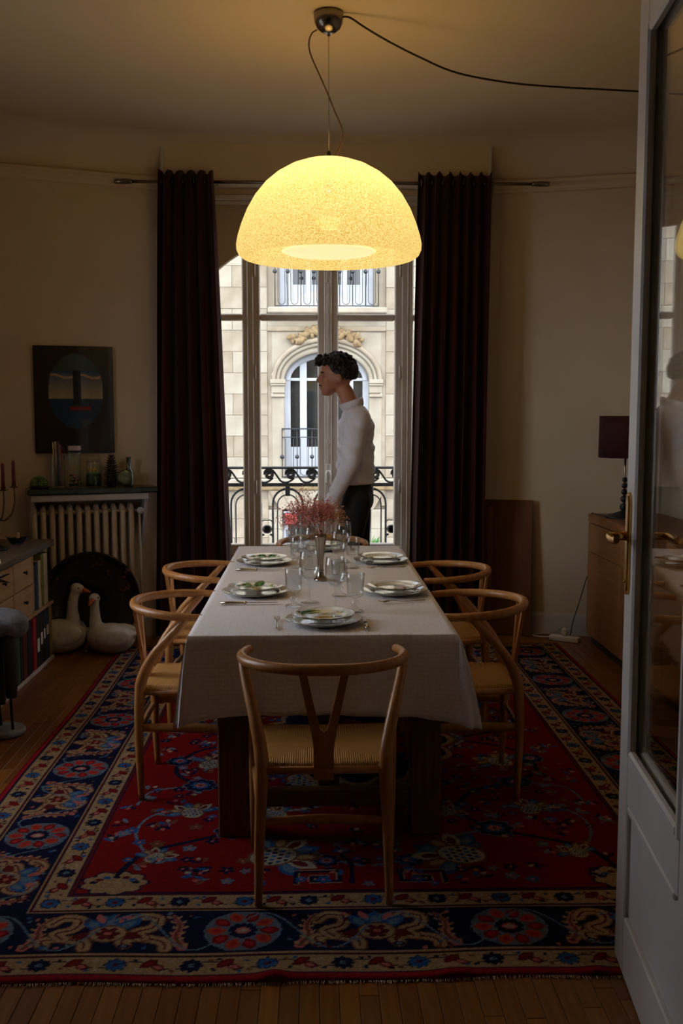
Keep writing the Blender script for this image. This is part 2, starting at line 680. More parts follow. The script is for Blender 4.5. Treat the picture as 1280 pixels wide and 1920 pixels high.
# ------------------------------------------------------------------ main window
w1 = structure('window_1', (0, YB + .20, 0))
ZB, ZT = 0.592, 2.92
F = M_wframe
def wbox(nm, x0, x1, z0, z1, y0=0.0, y1=.055, b=.008, m=F):
    return MB().box((x0, y0, z0), (x1, y1, z1), b).build(nm, m, w1)
wbox('outer_frame', OX0 - .06, OX0 + .03, 0, ZT)
wbox('outer_frame', OX1 - .03, OX1 + .06, 0, ZT)
MUL = [(-.493, -.368), (.029, .173), (.565, .695)]
for i, (x0, x1) in enumerate(MUL):
    wbox('mullion', x0, x1, 0, ZT)
    # raised strips that give the stile its stepped section
    if i == 1:
        s = wbox('astragal', .075, .127, 0, ZT, -.022, -.001, .006)
        MB().tube([(.101, -.035, .35), (.101, -.035, 2.7)], .007, 8).build('bolt_rod', M_wframe, w1)
        mb = MB()
        mb.box((.085, -.05, 1.02), (.117, -.023, 1.16), .006)
        mb.ball((.101, -.062, 1.09), (.02, .016, .026))
        mb.build('bolt_knob', M_wframe, w1)
        for z in (1.3, 1.9, 2.4):
            MB().box((.088, -.043, z), (.114, -.023, z + .03), .004).build('rod_guide', M_wframe, w1)
    else:
        xm = (x0 + x1) / 2 + (-.005 if i == 0 else .005)
        wbox('cover_strip', xm - .022, xm + .022, 0, ZT, -.018, -.001, .006)
        for z in (.95, 1.75, 2.45):
            MB().lathe([(0, 0), (.009, 0), (.009, .085), (.005, .095), (0, .095)], 10, (xm + (.03 if i == 0 else -.03), -.006, z)).build('hinge', M_wframe, w1)
GAPS = [(OX0 + .03, -.493), (-.368, .029), (.173, .565), (.695, OX1 - .03)]
for x0, x1 in GAPS:
    wbox('transom', x0, x1, 2.150, 2.197, .004, .05)
    wbox('bottom_rail', x0, x1, .50, ZB, .004, .05)
    wbox('lower_panel', x0, x1, .10, .50, .02, .04, .004)
    wbox('panel_moulding', x0 + .03, x1 - .03, .16, .45, .008, .0205, .006)
    wbox('kick_rail', x0, x1, 0, .10, .004, .05)
    MB().box((x0, .026, ZB), (x1, .031, 2.150)).build('pane', M_glass, w1)
    MB().box((x0, .026, 2.197), (x1, .031, ZT)).build('pane', M_glass, w1)

# ------------------------------------------------------------------ the glazed door beside the camera
DW, DH, DT = .73, 2.62, .042
door = structure('door_1', (.757, 1.895, 0.008))
door.rotation_euler = (0, 0, R(-6.0))
# local: y along the leaf from the hinge (0) to the free edge (DW); x thickness, visible face at x=0
ST = .105
GZ0, GZ1 = .60, 2.44
def dbox(nm, lo, hi, b=.004, m=M_white):
    return MB().box(lo, hi, b).build(nm, m, door)
dbox('stile', (0, DW - ST, 0), (DT, DW, DH))
dbox('stile', (0, 0, 0), (DT, ST, DH))
dbox('top_rail', (0, ST, GZ1), (DT, DW - ST, DH))
dbox('middle_rail', (0, ST, .47), (DT, DW - ST, GZ0))
dbox('bottom_rail', (0, ST, 0), (DT, DW - ST, .16))
dbox('door_panel', (.012, ST, .16), (DT - .012, DW - ST, .47))
dbox('panel_bead', (-.004, ST + .02, .455), (.012, DW - ST - .02, .475), .005)
MB().box((.018, ST, GZ0), (.024, DW - ST, GZ1)).build('door_pane', M_doorglass, door)
bd = .022
for xs in (0, 1):
    xa, xb = (-.006, .016) if xs == 0 else (DT - .016, DT + .006)
    dbox('glazing_bead', (xa, ST - .004, GZ0 - .004), (xb, ST + bd, GZ1 + .004), .006)
    dbox('glazing_bead', (xa, DW - ST - bd, GZ0 - .004), (xb, DW - ST + .004, GZ1 + .004), .006)
    dbox('glazing_bead', (xa, ST + bd, GZ0 - .004), (xb, DW - ST - bd, GZ0 + bd), .006)
    dbox('glazing_bead', (xa, ST + bd, GZ1 - bd), (xb, DW - ST - bd, GZ1 + .004), .006)
for side in (-1, 1):
    x0 = 0 if side < 0 else DT
    pl = [(math.cos(t) * .021, .115 + math.sin(t) * .021) for t in [PI * i / 8 for i in range(9)]]
    pl += [(math.cos(t) * .021, -.115 + math.sin(t) * .021) for t in [PI + PI * i / 8 for i in range(9)]]
    yc, zc = DW - .045, 1.155
    mb = MB()
    mb.prism(pl, lambda a, b: (x0 + side * .0005, yc + a, zc + b), lambda a, b: (x0 + side * .006, yc + a, zc + b))
    inner = [(a * .62, b * .93) for a, b in pl]
    mb.prism(inner, lambda a, b: (x0 + side * .005, yc + a, zc + b), lambda a, b: (x0 + side * .009, yc + a, zc + b))
    plate = mb.build('handle_plate', M_brass, door)
    MB().lathe([(0, 0), (.005, 0), (.004, .003), (0, .003)], 10, M=Matrix.Translation((x0 + side * .009, yc, zc - .10)) @ Matrix.Rotation(side * PI / 2, 4, 'Y')).build('screw', M_brass, plate)
    mb = MB()
    mb.tube([(x0 + side * .006, yc, zc + .02), (x0 + side * .05, yc, zc + .02)], [.013, .009], 10)
    mb.tube(catmull([(x0 + side * .045, yc + .006, zc + .02), (x0 + side * .056, yc - .01, zc + .021), (x0 + side * .058, yc - .05, zc + .018), (x0 + side * .055, yc - .10, zc + .02), (x0 + side * .056, yc - .115, zc + .024)], 5),
            [.009, .0105, .011, .009, .010], 10, flat=(1.0, .75))
    mb.build('lever', M_brass, plate)
for z in (.25, 1.3, 2.35):
    MB().lathe([(0, 0), (.008, 0), (.008, .09), (0, .1)], 10, (.0, -.006, z)).build('hinge', M_brass, door)
# ------------------------------------------------------------------ outside: balcony, street, the building opposite
M_stone = mat('pale_limestone', C(150, 141, 124), 0.9, C(133, 122, 105), 3.5, bump=0.1, bscale=30)
M_stone2 = mat('weathered_limestone', C(144, 132, 114), 0.9, C(122, 109, 90), 4.5, bump=0.12, bscale=24)
M_joint = mat('stone_joint', C(130, 119, 102), 0.95)
M_carved = mat('carved_limestone', C(135, 115, 83), 0.9, C(104, 83, 55), 12, bump=0.3, bscale=30)
M_winwhite = mat('white_joinery', C(167, 169, 174), 0.45, C(156, 158, 163), 4)
M_darkpane = mat('dark_window_pane', C(44, 42, 40), 0.06, C(30, 30, 30), 1.2, coat=0.3)
M_street = mat('asphalt', C(92, 92, 92), 0.9, C(74, 74, 74), 3)
M_red = mat('red_awning', C(160, 58, 60), 0.8, C(140, 44, 48), 6)
M_leafg = mat('green_leaves', C(70, 130, 50), 0.6, C(44, 92, 30), 12)
M_zinc = mat('zinc', C(120, 124, 128), 0.5, C(104, 108, 112), 4)

st = MB().box((-60, -60, -8.2), (60, 60, -8.0)).build('street', M_street)
st['kind'] = 'structure'
# balcony of the room
bal = structure('balcony_slab', (0, 0, 0))
MB().box((-1.6, 7.06, -.30), (1.8, 7.62, -.04), .02).build('stone_slab', M_stone, bal)

rail = thing('balcony_railing', 'black wrought iron balcony railing with scroll frieze and tall arches outside the window', 'railing', (0, 7.45, 0))
def ibar(nm, lo, hi, b=.003, par=None):
    return MB().box(lo, hi, b).build(nm, M_iron, par or rail)
ibar('top_rail', (-1.5, -.022, 1.098), (1.7, .022, 1.116), .005)
ibar('frieze_rail', (-1.5, -.012, .968), (1.7, .012, .992))
ibar('bottom_rail', (-1.5, -.012, .06), (1.7, .012, .08))
for px_ in (-1.49, 0.10, 1.69):
    ibar('post', (px_ - .01, -.01, -.0395), (px_ + .01, .01, .0595))
# S scrolls: a spiral under the top rail that runs down to the next one
PER = 0.1585
sx0 = -.335 - PER * 7
for i in range(20):
    cx = sx0 + i * PER
    if cx > 1.6:
        break
    pts = []
    for k in range(30):                     # spiral
        t = k / 29
        a = R(20) + t * R(520)
        r = .010 + .024 * t
        pts.append((cx + r * math.cos(a), 0, 1.055 + r * math.sin(a)))
    e = pts[-1]
    pts = pts[:]
    tail = catmull([e, (cx - .036, 0, 1.072), (cx - .01, 0, 1.094), (cx + .028, 0, 1.086), (cx + .058, 0, 1.05), (cx + .085, 0, 1.012), (cx + .115, 0, .997), (cx + .15, 0, 1.002), (cx + .19, 0, 1.03)], 5)
    MB().tube(pts + tail[6:], [.011] * 20 + [.0062] * 40, 6, flat=(1.2, 1)).build('scroll', M_iron, rail)
# arches
APER = 0.312
acx = -.195
for i in range(-4, 6):
    cx = acx + i * APER
    if cx < -1.45 or cx > 1.6:
        continue
    ar = MB()
    for hw, rr, zt in ((.112, .0085, .950), (.077, .0052, .905)):
        pts = [(cx - hw, 0, .09)] + [(cx - hw, 0, z) for z in (.3, .6, zt - hw)]
        for k in range(1, 12):
            a = PI - PI * k / 12
            pts.append((cx + hw * math.cos(a), 0, zt - hw + hw * math.sin(a)))
        pts += [(cx + hw, 0, z) for z in (zt - hw, .6, .3, .09)]
        ar.tube(pts, rr, 6)
    ar.build('arch_bar', M_iron, rail)
    ibar('collar', (cx - .018, -.014, .895), (cx + .018, .014, .967))
    for sgn in (-1, 1):
        MB().lathe([(0, -.012), (.026, -.012), (.032, -.004), (.032, .004), (.026, .012), (0, .012)], 16,
                   M=Matrix.Translation((cx + sgn * .152, 0, .645)) @ Matrix.Rotation(PI / 2, 4, 'X')).build('disc_scroll', M_iron, rail)
        MB().tube([(cx + sgn * .112, 0, .585), (cx + sgn * .118, 0, .60), (cx + sgn * .135, 0, .605)], .008, 6).build('scroll_link', M_iron, rail)
        MB().tube([(cx + sgn * .112, 0, .70), (cx + sgn * .132, 0, .714), (cx + sgn * .156, 0, .712)], .0045, 6).build('scroll_link', M_iron, rail)

# building opposite
FY = 17.0
fac = thing('apartment_building', 'pale limestone apartment house across the street with an arched balcony window', 'building', (0, FY, 0))
def fbox(nm, lo, hi, m, b=.0, par=None):
    return MB().box(lo, hi, b).build(nm, m, par or fac)
CXF = .225
# wall masses (behind the stones), openings left free
OPW = .72
def seg(nm, x0, x1, z0, z1, m=M_joint, y0=.03, y1=1.0):
    return fbox(nm, (x0, y0, z0), (x1, y1, z1), m)
seg('side_wall', -14, CXF - 1.0, -8, 13)
seg('side_wall', CXF + 1.0, 15, -8, 13)
seg('spandrel_wall', CXF - 1.0, CXF + 1.0, 2.95, 3.28)
seg('lower_wall', CXF - 1.0, CXF + 1.0, .21, .42)
seg('upper_wall', CXF - 1.0, CXF - .80, 3.28, 13)
seg('upper_wall', CXF + .80, CXF + 1.0, 3.28, 13)
seg('upper_wall', CXF - .80, CXF + .80, 6.1, 13)
seg('ground_wall', CXF - 1.0, CXF + 1.0, -8, -3.2)
# stones of the flat wall, each its own block
CH = .355
stone_cache = {}
def stone(x0, x1, z0, z1, d=.0):
    key = (round(x1 - x0, 3), round(z1 - z0, 3), rnd.randrange(2))
    if key not in stone_cache:
        b = MB()
        b.box((.002, 0, .002), (key[0] - .002, .05, key[1] - .002), .004)
        me = b.mesh('stone')
        me.materials.append(M_stone if key[2] else M_stone2)
        stone_cache[key] = me
    mesh_object('stone', stone_cache[key], None, fac, (x0, -.02 + d, z0))
for k in range(-4, 15):
    z0 = .43 + k * CH
    if k < 0:
        z0 = .02 - (-1 - k) * .335 - .335 + .05
    z1 = z0 + (CH if k >= 0 else .335)
    off = .0 if k % 2 else .31
    for xa, xb in ((-2.6, CXF - 1.0), (CXF + 1.0, 3.05)):
        xs = [xa]
        t = xa + .62 - off
        while t < xb - .1:
            if t > xs[-1] + .1:
                xs.append(t)
            t += .62
        xs.append(xb)
        for p, q in zip(xs, xs[1:]):
            stone(p, q, z0, z1, rnd.uniform(-.002, .002))
# field of plain stone beyond the part in view
for x0, x1 in ((-14, -2.6), (3.05, 15)):
    fbox('ashlar_field', (x0, -.02, -8), (x1, .04, 13), M_stone)
fbox('ashlar_field', (-2.6, -.02, 5.76), (3.05, .04, 13), M_stone)
fbox('ashlar_field', (-2.6, -.02, -8), (CXF - 1.0, .04, -1.28), M_stone)
fbox('ashlar_field', (CXF + 1.0, -.02, -8), (3.05, .04, -1.28), M_stone)
# arched surround: two rings of mouldings that die onto imposts
def arch_ring(nm, rx0, rz0, rx1, rz1, y0, y1, m, zs=2.09, n=28, par=None):
    mb = MB()
    vs_, fs = [], []
    for i in range(n + 1):
        a = PI * i / n
        c, s = math.cos(a), math.sin(a)
        for y in (y0, y1):
            vs_.append((CXF + rx0 * c, y, zs + rz0 * s))
            vs_.append((CXF + rx1 * c, y, zs + rz1 * s))
    for i in range(n):
        a, b = i * 4, i * 4 + 4
        fs += [(a, a + 1, b + 1, b), (a + 2, b + 2, b + 3, a + 3), (a, b, b + 2, a + 2), (a + 1, a + 3, b + 3, b + 1)]
    mb.add(vs_, fs, True)
    return mb.build(nm, m, par or fac)
arch_ring('archivolt', .72, .47, .80, .57, -.01, .5, M_stone)
arch_ring('archivolt', .80, .57, .865, .635, -.045, .06, M_stone)
arch_ring('archivolt', .865, .635, .93, .71, -.075, .06, M_stone2)
# spandrels: wall between arch and panel edge
mb = MB()
n = 24
for i in range(n):
    a, b = PI * i / n, PI * (i + 1) / n
    pa = (CXF + .938 * math.cos(a), 2.09 + .70 * math.sin(a))
    pb = (CXF + .938 * math.cos(b), 2.09 + .70 * math.sin(b))
    mb.add([(pa[0], .005, pa[1]), (pb[0], .005, pb[1]), (pb[0], .005, 2.95), (pa[0], .005, 2.95),
            (pa[0], .05, pa[1]), (pb[0], .05, pb[1]), (pb[0], .05, 2.95), (pa[0], .05, 2.95)], [(0, 1, 2, 3), (7, 6, 5, 4), (0, 4, 5, 1), (3, 2, 6, 7)], False)
mb.build('spandrel', M_stone, fac)
fbox('panel_edge', (CXF - 1.0, .0, -.05), (CXF - .93, .05, 2.95), M_stone2)
fbox('panel_edge', (CXF + .93, .0, -.05), (CXF + 1.0, .05, 2.95), M_stone2)
fbox('panel_lintel', (CXF - 1.0, -.035, 2.90), (CXF + 1.0, .05, 2.99), M_stone2, .01)
fbox('panel_lintel', (CXF - 1.0, -.015, 2.99), (CXF + 1.0, .05, 3.17), M_stone, .004)
for s in (-1, 1):
    xa, xb = sorted((CXF + s * .72, CXF + s * .93))
    fbox('pilaster', (xa, -.01, .42), (xb, .5, 1.80), M_stone, .006)
    for z0, z1, e in ((1.80, 1.845, .03), (1.87, 1.99, .012), (1.99, 2.03, .04), (2.03, 2.10, .06)):
        fbox('impost_moulding', (xa - (e if s < 0 else 0) * .4 - .0, -.02 - e, z0), (xb + e * .4, .5, z1), M_stone, .006)
    fbox('impost_neck', (xa + .01, -.01, 1.845), (xb - .01, .5, 1.87), M_stone2)
# carved garland above the arch
gr = fac
for i in range(46):
    a = R(52) + R(76) * i / 45
    rr = .79 + rnd.uniform(-.06, .08)
    sz = rnd.uniform(.035, .07)
    M3 = Matrix.Rotation(rnd.uniform(0, 6), 3, 'Y') @ Matrix.Diagonal((1.35, .8, .8))
    MB().ball((CXF + (rr + .13) * math.cos(a), -.07, 2.10 + rr * math.sin(a)), sz, 8, 6, M=M3).build('carved_leaf', M_carved, fac)
mb = MB()
mb.tube(catmull([(CXF - .09, -.05, 2.60), (CXF - .07, -.1, 2.75), (CXF, -.12, 2.86), (CXF + .07, -.1, 2.75), (CXF + .09, -.05, 2.60)], 6), .04, 8)
mb.ball((CXF, -.08, 2.76), (.09, .06, .12))
mb.build('keystone_shell', M_carved, fac)
# arched French window
fw = MB().box((CXF - .74, .30, .42), (CXF + .74, .33, 2.60)).build('arched_window', M_darkpane, fac)
arch_ring('window_head', .62, .38, .73, .50, .20, .31, M_winwhite, par=fw)
def wb(x0, x1, z0, z1, y0=.22, y1=.31, b=.006):
    return MB().box((x0, y0, z0), (x1, y1, z1), b).build('window_bar', M_winwhite, fw)
wb(CXF - .73, CXF - .62, .42, 2.10); wb(CXF + .62, CXF + .73, .42, 2.10)
for s in (-1, 1):
    wb(CXF + s * .40 - .06, CXF + s * .40 + .06, .42, 2.40)
    wb(CXF + s * .05 - .045, CXF + s * .05 + .045, .42, 2.46)
    xa, xb = sorted((CXF + s * .10, CXF + s * .34))
    wb(xa, xb, 2.08, 2.13); wb(xa, xb, .42, .95, .235, .30)
    xa, xb = sorted((CXF + s * .46, CXF + s * .62))
    wb(xa, xb, 2.08, 2.13); wb(xa, xb, .42, .95, .235, .30)
# its iron balcony
def facade_rail(x0, x1, z0, z1, yb, pitch, loops):
    mbx = MB()
    mbx.box((x0, yb - .015, z1 - .022), (x1, yb + .015, z1), .004)
    mbx.box((x0, yb - .01, z0), (x1, yb + .01, z0 + .018), .003)
    if loops == 1:
        mbx.box((x0, yb - .01, z1 - .16), (x1, yb + .01, z1 - .145), .003)
    rl = mbx.build('facade_railing', M_iron, fac)
    n_ = int(round((x1 - x0) / pitch))
    for k in range(n_ + 1):
        xx = x0 + (x1 - x0) * k / n_
        MB().tube([(xx, yb, z0), (xx, yb, z1)], .008, 5).build('baluster', M_iron, rl)
        MB().ball((xx, yb, z0 + (z1 - z0) * (.42 if loops == 1 else .60)), (.036, .03, .036), 8, 6).build('finial_ball', M_iron, rl)
        if k < n_:
            h = (x1 - x0) / n_ / 2
            zt = z1 - .17 if loops == 1 else z1 - .02
            zl = z0 + .03
            pts = [(xx + h * .45, yb, zt)] + [(xx + h + h * .55 * math.cos(PI + PI * q / 8), yb, zl + h * .55 + h * .55 * math.sin(PI + PI * q / 8)) for q in range(9)] + [(xx + h * 1.55, yb, zt)]
            MB().tube(pts, .006, 5).build('loop_bar', M_iron, rl)
facade_rail(CXF - .76, CXF + .76, .44, 1.275, -.03, .245, 1)
facade_rail(CXF - .86, CXF + .86, 3.30, 4.25, -.16, .215, 2)
# sills and string courses
fbox('balcony_slab', (CXF - .98, -.30, 3.175), (CXF + 1.0, .05, 3.275), M_stone, .02)
fbox('string_course', (-2.6, -.09, .30), (3.05, .04, .42), M_stone, .02)
fbox('string_course', (-2.6, -.05, .22), (3.05, .04, .30), M_carved, .015)  # brown colour paints in the shade beneath the upper course
# upper window
uw = MB().box((CXF - .80, .26, 3.28), (CXF + .80, .29, 6.1)).build('upper_window', M_darkpane, fac)
def ub(x0, x1, z0, z1, y0=.18, y1=.27):
    return MB().box((x0, y0, z0), (x1, y1, z1), .006).build('window_bar', M_winwhite, uw)
for xx, hw in ((-.74, .06), (-.30, .05), (-.03, .055), (.03, .055), (.30, .05), (.74, .06), (-.62, .05), (.62, .05)):
    ub(CXF + xx - hw, CXF + xx + hw, 3.28, 6.1)
ub(CXF - .70, CXF + .70, 3.28, 3.70, .2, .26)
ub(CXF - .70, CXF + .70, 5.2, 5.28)
# shop window below with splayed lintel stones, red blinds and plants
SWH = .76
lw = MB().box((CXF - SWH, .22, -3.2), (CXF + SWH, .25, -.10)).build('lower_window', M_darkpane, fac)
for s in (-1, 1):
    xa, xb = sorted((CXF + s * SWH, CXF + s * 1.0))
    for k in range(9):
        z1 = -.115 - k * .335
        MB().box((xa + .002, -.02, z1 - .331), (xb - .002, .3, z1), .004).build('stone', M_stone, fac)
    xa, xb = sorted((CXF + s * (SWH - .09), CXF + s * SWH))
    MB().box((xa, .12, -3.2), (xb, .22, -.10), .01).build('window_bar', M_winwhite, lw)
MB().box((CXF - SWH, .12, -.16), (CXF + SWH, .22, -.10), .01).build('window_bar', M_winwhite, lw)
seg('lintel_backing', CXF - 1.0, CXF + 1.0, -.108, .209, y0=.06)
nv = 9
for k in range(nv):                           # flat arch of wedge stones
    t0, t1 = -1 + 2 * k / nv, -1 + 2 * (k + 1) / nv
    q = [(CXF + t0 * .80 + .003, -.11), (CXF + t1 * .80 - .003, -.11), (CXF + t1 * .995 - .003, .215), (CXF + t0 * .995 + .003, .215)]
    MB().prism(q, lambda a, b: (a, .3, b), lambda a, b: (a, -.02, b)).build('voussoir', M_stone if k % 2 else M_stone2, fac)
rb = thing('red_blind', 'red fabric blind seen through the balcony arches beside the pink flowers', 'blind', (-.39, FY + .02, -.37))
MB().box((-.11, -.03, 0), (.12, .03, .19), .02).build('blind_cloth', M_red, rb)
MB().box((-.13, -.02, .19), (.14, .05, .225), .01).build('blind_box', M_winwhite, rb)
rb2 = thing('red_blind', 'red fabric blind seen low behind the person in dark trousers', 'blind', (.865, FY + .02, -.36))
MB().box((-.10, -.03, 0), (.09, .03, .17), .02).build('blind_cloth', M_red, rb2)
MB().box((-.12, -.02, .17), (.11, .05, .21), .01).build('blind_box', M_winwhite, rb2)
gp = thing('street_plant', 'bright green leafy plant low behind the balcony railing across the street', 'plant', (.93, FY - .30, -1.05))
MB().lathe([(0, 0), (.09, 0), (.12, .2), (.10, .2), (0, .16)], 14).build('planter', M_joint, gp)
for i in range(40):
    a = rnd.uniform(0, 2 * PI)
    t = rnd.uniform(.25, .55)
    d = Vector((math.cos(a) * .20, math.sin(a) * .12, t))
    MB().tube([(0, 0, .18), d * .6 + Vector((0, 0, .1)), d], [.006, .045, .002], 5, flat=(.25, 1)).build('leaf', M_leafg, gp)
MB().box((-.14, -.14, -6.95), (.14, .14, 0), .01).build('stand', M_stone2, gp)
# ------------------------------------------------------------------ Persian rug: pattern woven into a fine grid
RED, NAVY, CREAM = C(182, 10, 16)[:3], C(22, 26, 72)[:3], C(206, 168, 122)[:3]
BLUE, SKYB, PINK = C(40, 92, 150)[:3], C(116, 146, 168)[:3], C(206, 112, 104)[:3]
BROWN, WINE, PALE, BLACK = C(126, 78, 52)[:3], C(116, 24, 32)[:3], C(222, 204, 176)[:3], C(14, 12, 24)[:3]
ORANGE = C(204, 76, 44)[:3]
_dk = lambda c, k=.55: tuple(x * k for x in c)
RED, WINE, ORANGE = _dk(RED, .33), _dk(WINE, .5), _dk(ORANGE, .55)
NAVY, BLUE, SKYB, BLACK = _dk(NAVY, .38), _dk(BLUE, .65), _dk(SKYB, .48), _dk(BLACK)
CREAM, PINK, BROWN, PALE = _dk(CREAM, .46), _dk(PINK, .6), _dk(BROWN, .6), _dk(PALE, .42)
rw, rl_ = RX1 - RX0, RY1 - RY0
gx = np.linspace(0, rw, 560)
gy = np.concatenate([np.arange(0, 1.7, .0052), np.arange(1.7, rl_ + 1e-6, .0085)])
gy = gy * (rl_ / gy[-1])
NXr, NYr = len(gx), len(gy)
U, V = np.meshgrid(gx, gy)
PC = np.zeros((NYr, NXr, 3))
PC[:] = RED


class Paint:
    def win(s, cx, cy, r):
        i0, i1 = np.searchsorted(gx, (cx - r, cx + r))
        j0, j1 = np.searchsorted(gy, (cy - r, cy + r))
        return slice(j0, j1), slice(i0, i1)

    def blob(s, cx, cy, fn, r, colr):
        w = s.win(cx, cy, r)
        if U[w].size == 0:
            return
        m = fn(U[w] - cx, V[w] - cy)
        PC[w][m] = colr

    def ell(s, cx, cy, a, b, ang, colr):
        c, q = math.cos(ang), math.sin(ang)
        s.blob(cx, cy, lambda x, y: ((x * c + y * q) / a) ** 2 + ((-x * q + y * c) / b) ** 2 < 1, max(a, b) * 1.05, colr)

    def petals(s, cx, cy, r, n, depth, colr, ph=0.0, asp=1.0):
        def fn(x, y):
            y = y / asp
            return np.hypot(x, y) < r * (1 - depth + depth * np.abs(np.cos(n / 2 * (np.arctan2(y, x) + ph))))
        s.blob(cx, cy, fn, r * max(1, asp) * 1.05, colr)

    def leaf(s, cx, cy, ln, wd, ang, colr, inner=None):
        c, q = math.cos(ang), math.sin(ang)

        def fn(k):
            def f(x, y):
                u = (x * c + y * q) / (ln * k)
                v = (-x * q + y * c) / (wd * k)
                return (np.abs(u) < 1) & (np.abs(v) < (1 - u * u) * (1 + .25 * u))
            return f
        s.blob(cx, cy, fn(1.0), ln * 1.1, colr)
        if inner is not None:
            s.blob(cx, cy, fn(.55), ln, inner)

    def line(s, pts, wd, colr, taper=None):
        for k in range(len(pts) - 1):
            (x0, y0), (x1, y1) = pts[k][:2], pts[k + 1][:2]
            d = math.hypot(x1 - x0, y1 - y0)
            w_ = wd if taper is None else wd * (taper[0] + (taper[1] - taper[0]) * k / max(1, len(pts) - 2))
            cx, cy = (x0 + x1) / 2, (y0 + y1) / 2

            def fn(x, y, x0=x0, y0=y0, x1=x1, y1=y1, cx=cx, cy=cy, d=d, w_=w_):
                px_, py_ = x + cx - x0, y + cy - y0
                t = np.clip((px_ * (x1 - x0) + py_ * (y1 - y0)) / max(d * d, 1e-9), 0, 1)
                return np.hypot(px_ - t * (x1 - x0), py_ - t * (y1 - y0)) < w_
            s.blob(cx, cy, fn, d / 2 + w_ * 1.2, colr)


P_ = Paint()
def sm(pts, n=6):
    return [(p.x, p.y) for p in catmull([(a, b, 0) for a, b in pts], n)]
D = np.minimum(np.minimum(U, rw - U), np.minimum(V, rl_ - V))
B = [(.000, .030, WINE), (.030, .036, NAVY), (.036, .118, CREAM), (.118, .124, NAVY), (.124, .130, WINE), (.130, .136, CREAM), (.136, .372, NAVY), (.372, .378, CREAM), (.378, .384, WINE),
     (.384, .390, NAVY), (.390, .470, CREAM), (.470, .476, NAVY), (.476, .484, WINE), (.484, .490, NAVY)]
for a, b, c_ in B:
    PC[(D >= a) & (D < b)] = c_
PC[(D < .030) & (D > .006)] = C(132, 18, 28)[:3]

# a strip is painted in its own (along, across) frame on each of the four sides
def sides(off):
    """yield (length, fn) with fn(s, t) -> (x, y, angle) for a line at distance off from the edge"""
    yield rw - 2 * off, (lambda s, t: (off + s, off + t, 0.0))
    yield rw - 2 * off, (lambda s, t: (rw - off - s, rl_ - off - t, PI))
    yield rl_ - 2 * off, (lambda s, t: (off + t, rl_ - off - s, -PI / 2))
    yield rl_ - 2 * off, (lambda s, t: (rw - off - t, off + s, PI / 2))
rp = random.Random(3)
for off in (.077, .430):
    for ln, fn in sides(off):
        n = int(round(ln / .205))
        p = ln / n
        for k in range(n + 1):
            s0 = k * p
            x, y, a = fn(s0, 0)
            c1, c2 = ((BLUE, PINK) if k % 2 else (NAVY, SKYB))
            P_.petals(x, y, .033, 8, .28, NAVY)
            P_.petals(x, y, .029, 8, .30, c1)
            P_.ell(x, y, .009, .009, 0, c2 if k % 2 == 0 else WINE)
            if k < n:
                vine = [fn(s0 + p * q / 12, .018 * math.sin(2 * PI * q / 12)) for q in range(13)]
                P_.line(vine, .0024, NAVY)
                x, y, a = fn(s0 + p * .5, 0)
                P_.leaf(*fn(s0 + p * .44, .008)[:2], .032, .017, a + .7, WINE, RED)
                P_.leaf(*fn(s0 + p * .56, -.008)[:2], .028, .014, a - .6, WINE, PINK)
                for q, t in ((.25, .024), (.30, -.02), (.72, .02), (.76, -.024), (.36, .028), (.64, -.028)):
                    x, y, _ = fn(s0 + p * q, t)
                    P_.ell(x, y, .008, .006, rp.uniform(0, 3), rp.choice((NAVY, BLUE, BROWN, PALE)))

